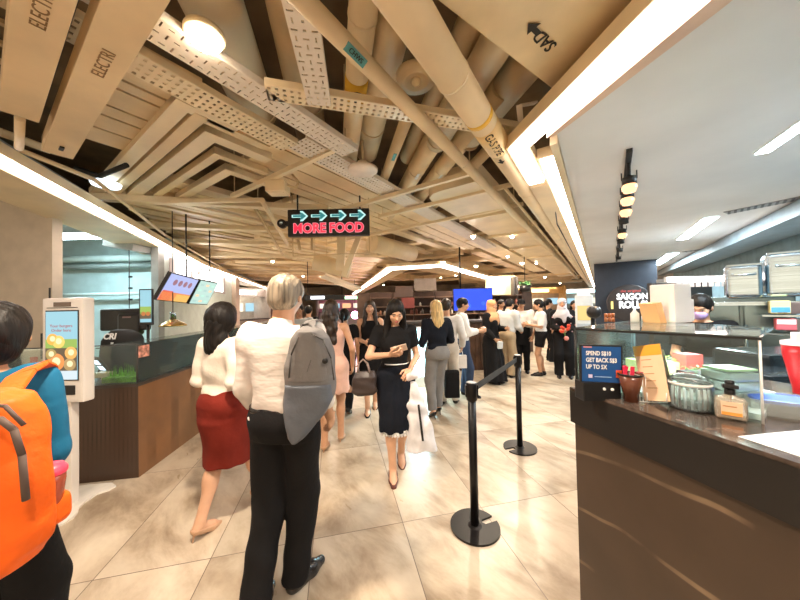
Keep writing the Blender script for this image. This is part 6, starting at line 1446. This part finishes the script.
# --- others
person('woman in sleeveless black dress walking behind the phone user', at(370, 4.35), 176, 1.60, True, SK_L, ('frontlong', H_BRN), ('tank', C_BLACK, 1.0, 0, .012), ('dress', C_BLACK, .50, .16, .14, 1.06), ('pump', L_BLK), fl=(-.05, -.16, 26), fr=(.06, .14, 14), hl=(-.07, .24, 1.05), hr=(.07, .25, 1.08), vox=.0115, curl=(60, 60))
person('woman in pale pink dress with long dark curly hair, seen from behind', at(331, 3.3), -4, 1.60, True, SK_M, ('curly', H_BRN), ('tank', C_PINK, 1.0, .0, .014), ('dress', C_PINK, .60, .19, .16, 1.1, .008), ('pump', L_NUDE), fl=(-.075, -.17, 12), fr=(.08, .06, 12), hr=(.24, .05, .90), vox=.011, face_detail=False)
person('short person in black with tied-back hair walking beside the pink dress', at(344, 4.3), 4, 1.50, True, SK_M, ('pony', H_BLK), ('high', C_BLACK, .95, .6, .02), ('trousers', C_BLACK, 1.0, .02), ('shoe', L_BLK), fl=(-.08, .10, 0), fr=(.08, -.20, 28), vox=.012, face_detail=False)
person('reddish-faced man in pale shirt beyond the grey-haired man', at(299, 5.2), 170, 1.60, False, SK_D, ('short', H_BLK), ('collar', C_LGREY, .95, 1.2, .018), ('trousers', C_GREYT), vox=.013)
person('distant dark-haired person seen just right of the grey hair', at(308.5, 6.6), 5, 1.56, False, SK_M, ('short', H_BLK), ('collar', C_BLACK, .95, 1.2, .018), ('trousers', C_BLACK), vox=.014, face_detail=False)
person('blonde woman in black top and grey trousers seen from behind', at(436, 4.0), -18, 1.56, True, SK_L, ('long', H_BLN), ('high', C_NAVYB, .97, 1.9, .022), ('trousers', C_GREYT, .96, .026), ('pump', L_BLK), fl=(-.08, -.04, 30), fr=(.07, .10, 30), hl=(-.14, .24, 1.02), hr=(.15, .24, 1.05), vox=.011, face_detail=False, w=1.03)
wm = person('person in white shirt and cream trousers half hidden by the blonde woman', at(446, 4.5), 20, 1.62, False, SK_M, ('short', H_BRN), ('collar', C_WHITE, .95, 1.9, .018), ('trousers', C_CREAM, 1, .022), ('shoe', L_BLK), fl=(-.09, 0, 0), fr=(.10, .10, 0), hr=(.22, .12, .92), vox=.0125, face_detail=False)
q = wm['W'](wm['hands'][1][0]); pbg = thing('paper_bag', 'white paper bag hanging from the hand of the half hidden person', 'bag', q); MB().box((0, 0, -.19), (.2, .09, .2), bev=.008).build('bag_body', mat('white_paper_bag', (.72, .66, .60), .6), pbg); MB().path([(-.05, 0, -.09), (-.03, 0, .0), (.03, 0, .0), (.05, 0, -.09)], .005, 6).build('handle', M_WHITE, pbg)
q = at(450, 4.35); one('black_tote', MB().box((q[0], q[1], .36), (.22, .12, .40), bev=.03), C_BLACK, 'black bag standing low beside the legs of the blonde woman', 'bag')
mw = person('man in white shirt and navy trousers facing right with a cup', at(461, 4.9), 95, 1.64, False, SK_M, ('short', H_BLK), ('collar', C_WHITE, .95, 1.7, .02), ('trousers', C_NAVY, 1, .024), ('shoe', L_BLK), fl=(-.10, .02, 0), fr=(.09, .08, 0), hl=(-.10, .30, 1.12), hr=(.08, .32, 1.14), vox=.0115, curl=(50, 50), tilt=5, foot_yaw=(-10, 20))
q = mw['W'](mw['hands'][1][0]); cp = thing('paper_cup', 'small white cup in the hands of the man with navy trousers', 'cup', q); MB().lathe((0, 0, 0), [(0, -.04), (.025, -.04), (.035, .05), (0, .05)], 16).build('cup', M_WHITE, cp)
hj = person('woman in tan headscarf and long black gown facing right', at(491, 5.7), 135, 1.60, True, SK_M, None, ('high', C_BLACK, 1.0, 1.95, .03), ('dress', C_BLACK, .06, .24, .22, 1.08, .012), ('shoe', L_BLK), hl=(-.07, .28, 1.12), hr=(.16, .16, .92), vox=.012, scarf=C_TAN, w=1.05)
q = hj['W'](hj['hands'][1][0]); gb = thing('small_pouch', 'small grey pouch in the hand of the woman in the tan headscarf', 'pouch', q + Vector((0, -.06, -.06))); sdf_obj('pouch_body', [rbox((0, 0, 0), (.05, .03, .07), .02)], C_LGREY, gb, .01)
person('dark-haired person behind the tan headscarf', at(501, 7.75), 160, 1.62, False, SK_M, ('short', H_BLK), ('collar', C_BLACK, .95, 1.9, .018), ('trousers', C_BLACK), vox=.013)
person('man in grey shirt and khaki trousers leaning forward, seen from behind', at(506, 6.1), 60, 1.63, False, SK_M, ('short', H_BLK), ('collar', C_LGREY, .97, 1.9, .022), ('trousers', C_KHAKI, 1, .03), ('shoe', L_BLK), hl=(-.12, .28, 1.05), hr=(.14, .30, 1.0), lean=.14, tilt=15, vox=.012, w=1.08, face_detail=False)
cm = person('man in black cap, white shirt and black apron facing the camera', at(521, 6.5), 198, 1.62, False, SK_M, ('short', H_BLK), ('collar', C_WHITE, .97, 1.7, .022), ('trousers', C_BLACK, 1, .02), ('shoe', L_BLK), hl=(-.07, .28, 1.12), hr=(.10, .26, 1.08), vox=.0115, cap_=C_BLACK, w=1.1, tilt=14)
sdf_obj('apron', [loft([(.62, 0, .05, .17, .12), (.95, 0, .03, .175, .125), (1.02, 0, .02, .165, .12)], e=2.3)], C_BLACK, cm['root'], .011)
person('woman in white blouse and black shorts facing left', at(540, 6.15), -75, 1.60, True, SK_M, ('pony', H_BLK), ('high', C_WHITE, 1.0, .95, .026), ('shorts', C_BLACK, .62), ('shoe', L_BLK), fl=(-.06, .04, 0), fr=(.06, -.05, 0), hl=(-.09, .26, 1.15), hr=(.17, .14, .86), vox=.0115, w=1.05, tilt=8)
fm = person('woman in grey-lilac headscarf and black outfit holding red flowers', at(562, 6.0), 206, 1.61, True, SK_M, None, ('high', C_BLACK, .98, 1.95, .03), ('trousers', C_BLACK, 1, .045), ('shoe', L_BLK), fl=(-.12, 0, 0), fr=(.10, .04, 0), hl=(-.06, .26, 1.04), hr=(.06, .26, 1.04), vox=.0115, scarf=C_LILAC, w=1.05, curl=(60, 60))
rnd = random.Random(21)
for k in range(18):
    p = fm['T'](rnd.choice([-1, 1]) * rnd.uniform(.10, .24), .10 + rnd.uniform(0, .03), rnd.uniform(1.0, 1.32)); MB().ball(p, .014, 6).build('printed_flower', mat('pale_pink_print', (.65, .35, .33), .7), fm['root'])
q = fm['W']((fm['hands'][0][0] + fm['hands'][1][0]) / 2); fw = thing('flower_bunch', 'bunch of red flowers held by the woman in the grey-lilac headscarf', 'flowers', q + Vector((0, -.03, .02)))
for k in range(11): MB().ball((rnd.uniform(-.09, .09), rnd.uniform(-.04, .04), rnd.uniform(-.07, .09)), rnd.uniform(.025, .04), 8, sc=(1, .8, .8)).build('flower', mat('red_petals', (.75, .07, .03), .5, nscale=40, namt=.3), fw)
MB().ball((.02, -.02, -.16), .045, 10).build('pink_flower', mat('pink_petals', (.80, .30, .26), .5), fw); MB().path([(0, 0, 0), (.01, 0, -.16)], .01, 6).build('stems', mat('stem_green', (.1, .25, .06), .6), fw)
person('dark-clothed person standing behind the woman in shorts', at(548, 7.6), 100, 1.62, False, SK_M, ('short', H_BLK), ('collar', C_BLACK, .95, 1.9, .02), ('trousers', C_BLACK), vox=.014, face_detail=False)
person('person in dark clothes far behind, right of the veiled woman', at(574, 7.4), 200, 1.56, True, SK_M, ('long', H_BLK), ('high', C_BLACK, .95, 1.9, .02), ('trousers', C_BLACK), vox=.014)
sf = person('kitchen worker in black top and lilac face mask looking down', at(703, 2.62), 214, 1.60, True, SK_L, ('pony', H_BLK), ('high', C_BLACK, .95, .7, .018), ('trousers', C_BLACK), ('shoe', L_BLK), hl=(-.12, .30, 1.08), hr=(.12, .30, 1.08), tilt=24, turn=22, vox=.009, mask=C_MASK)
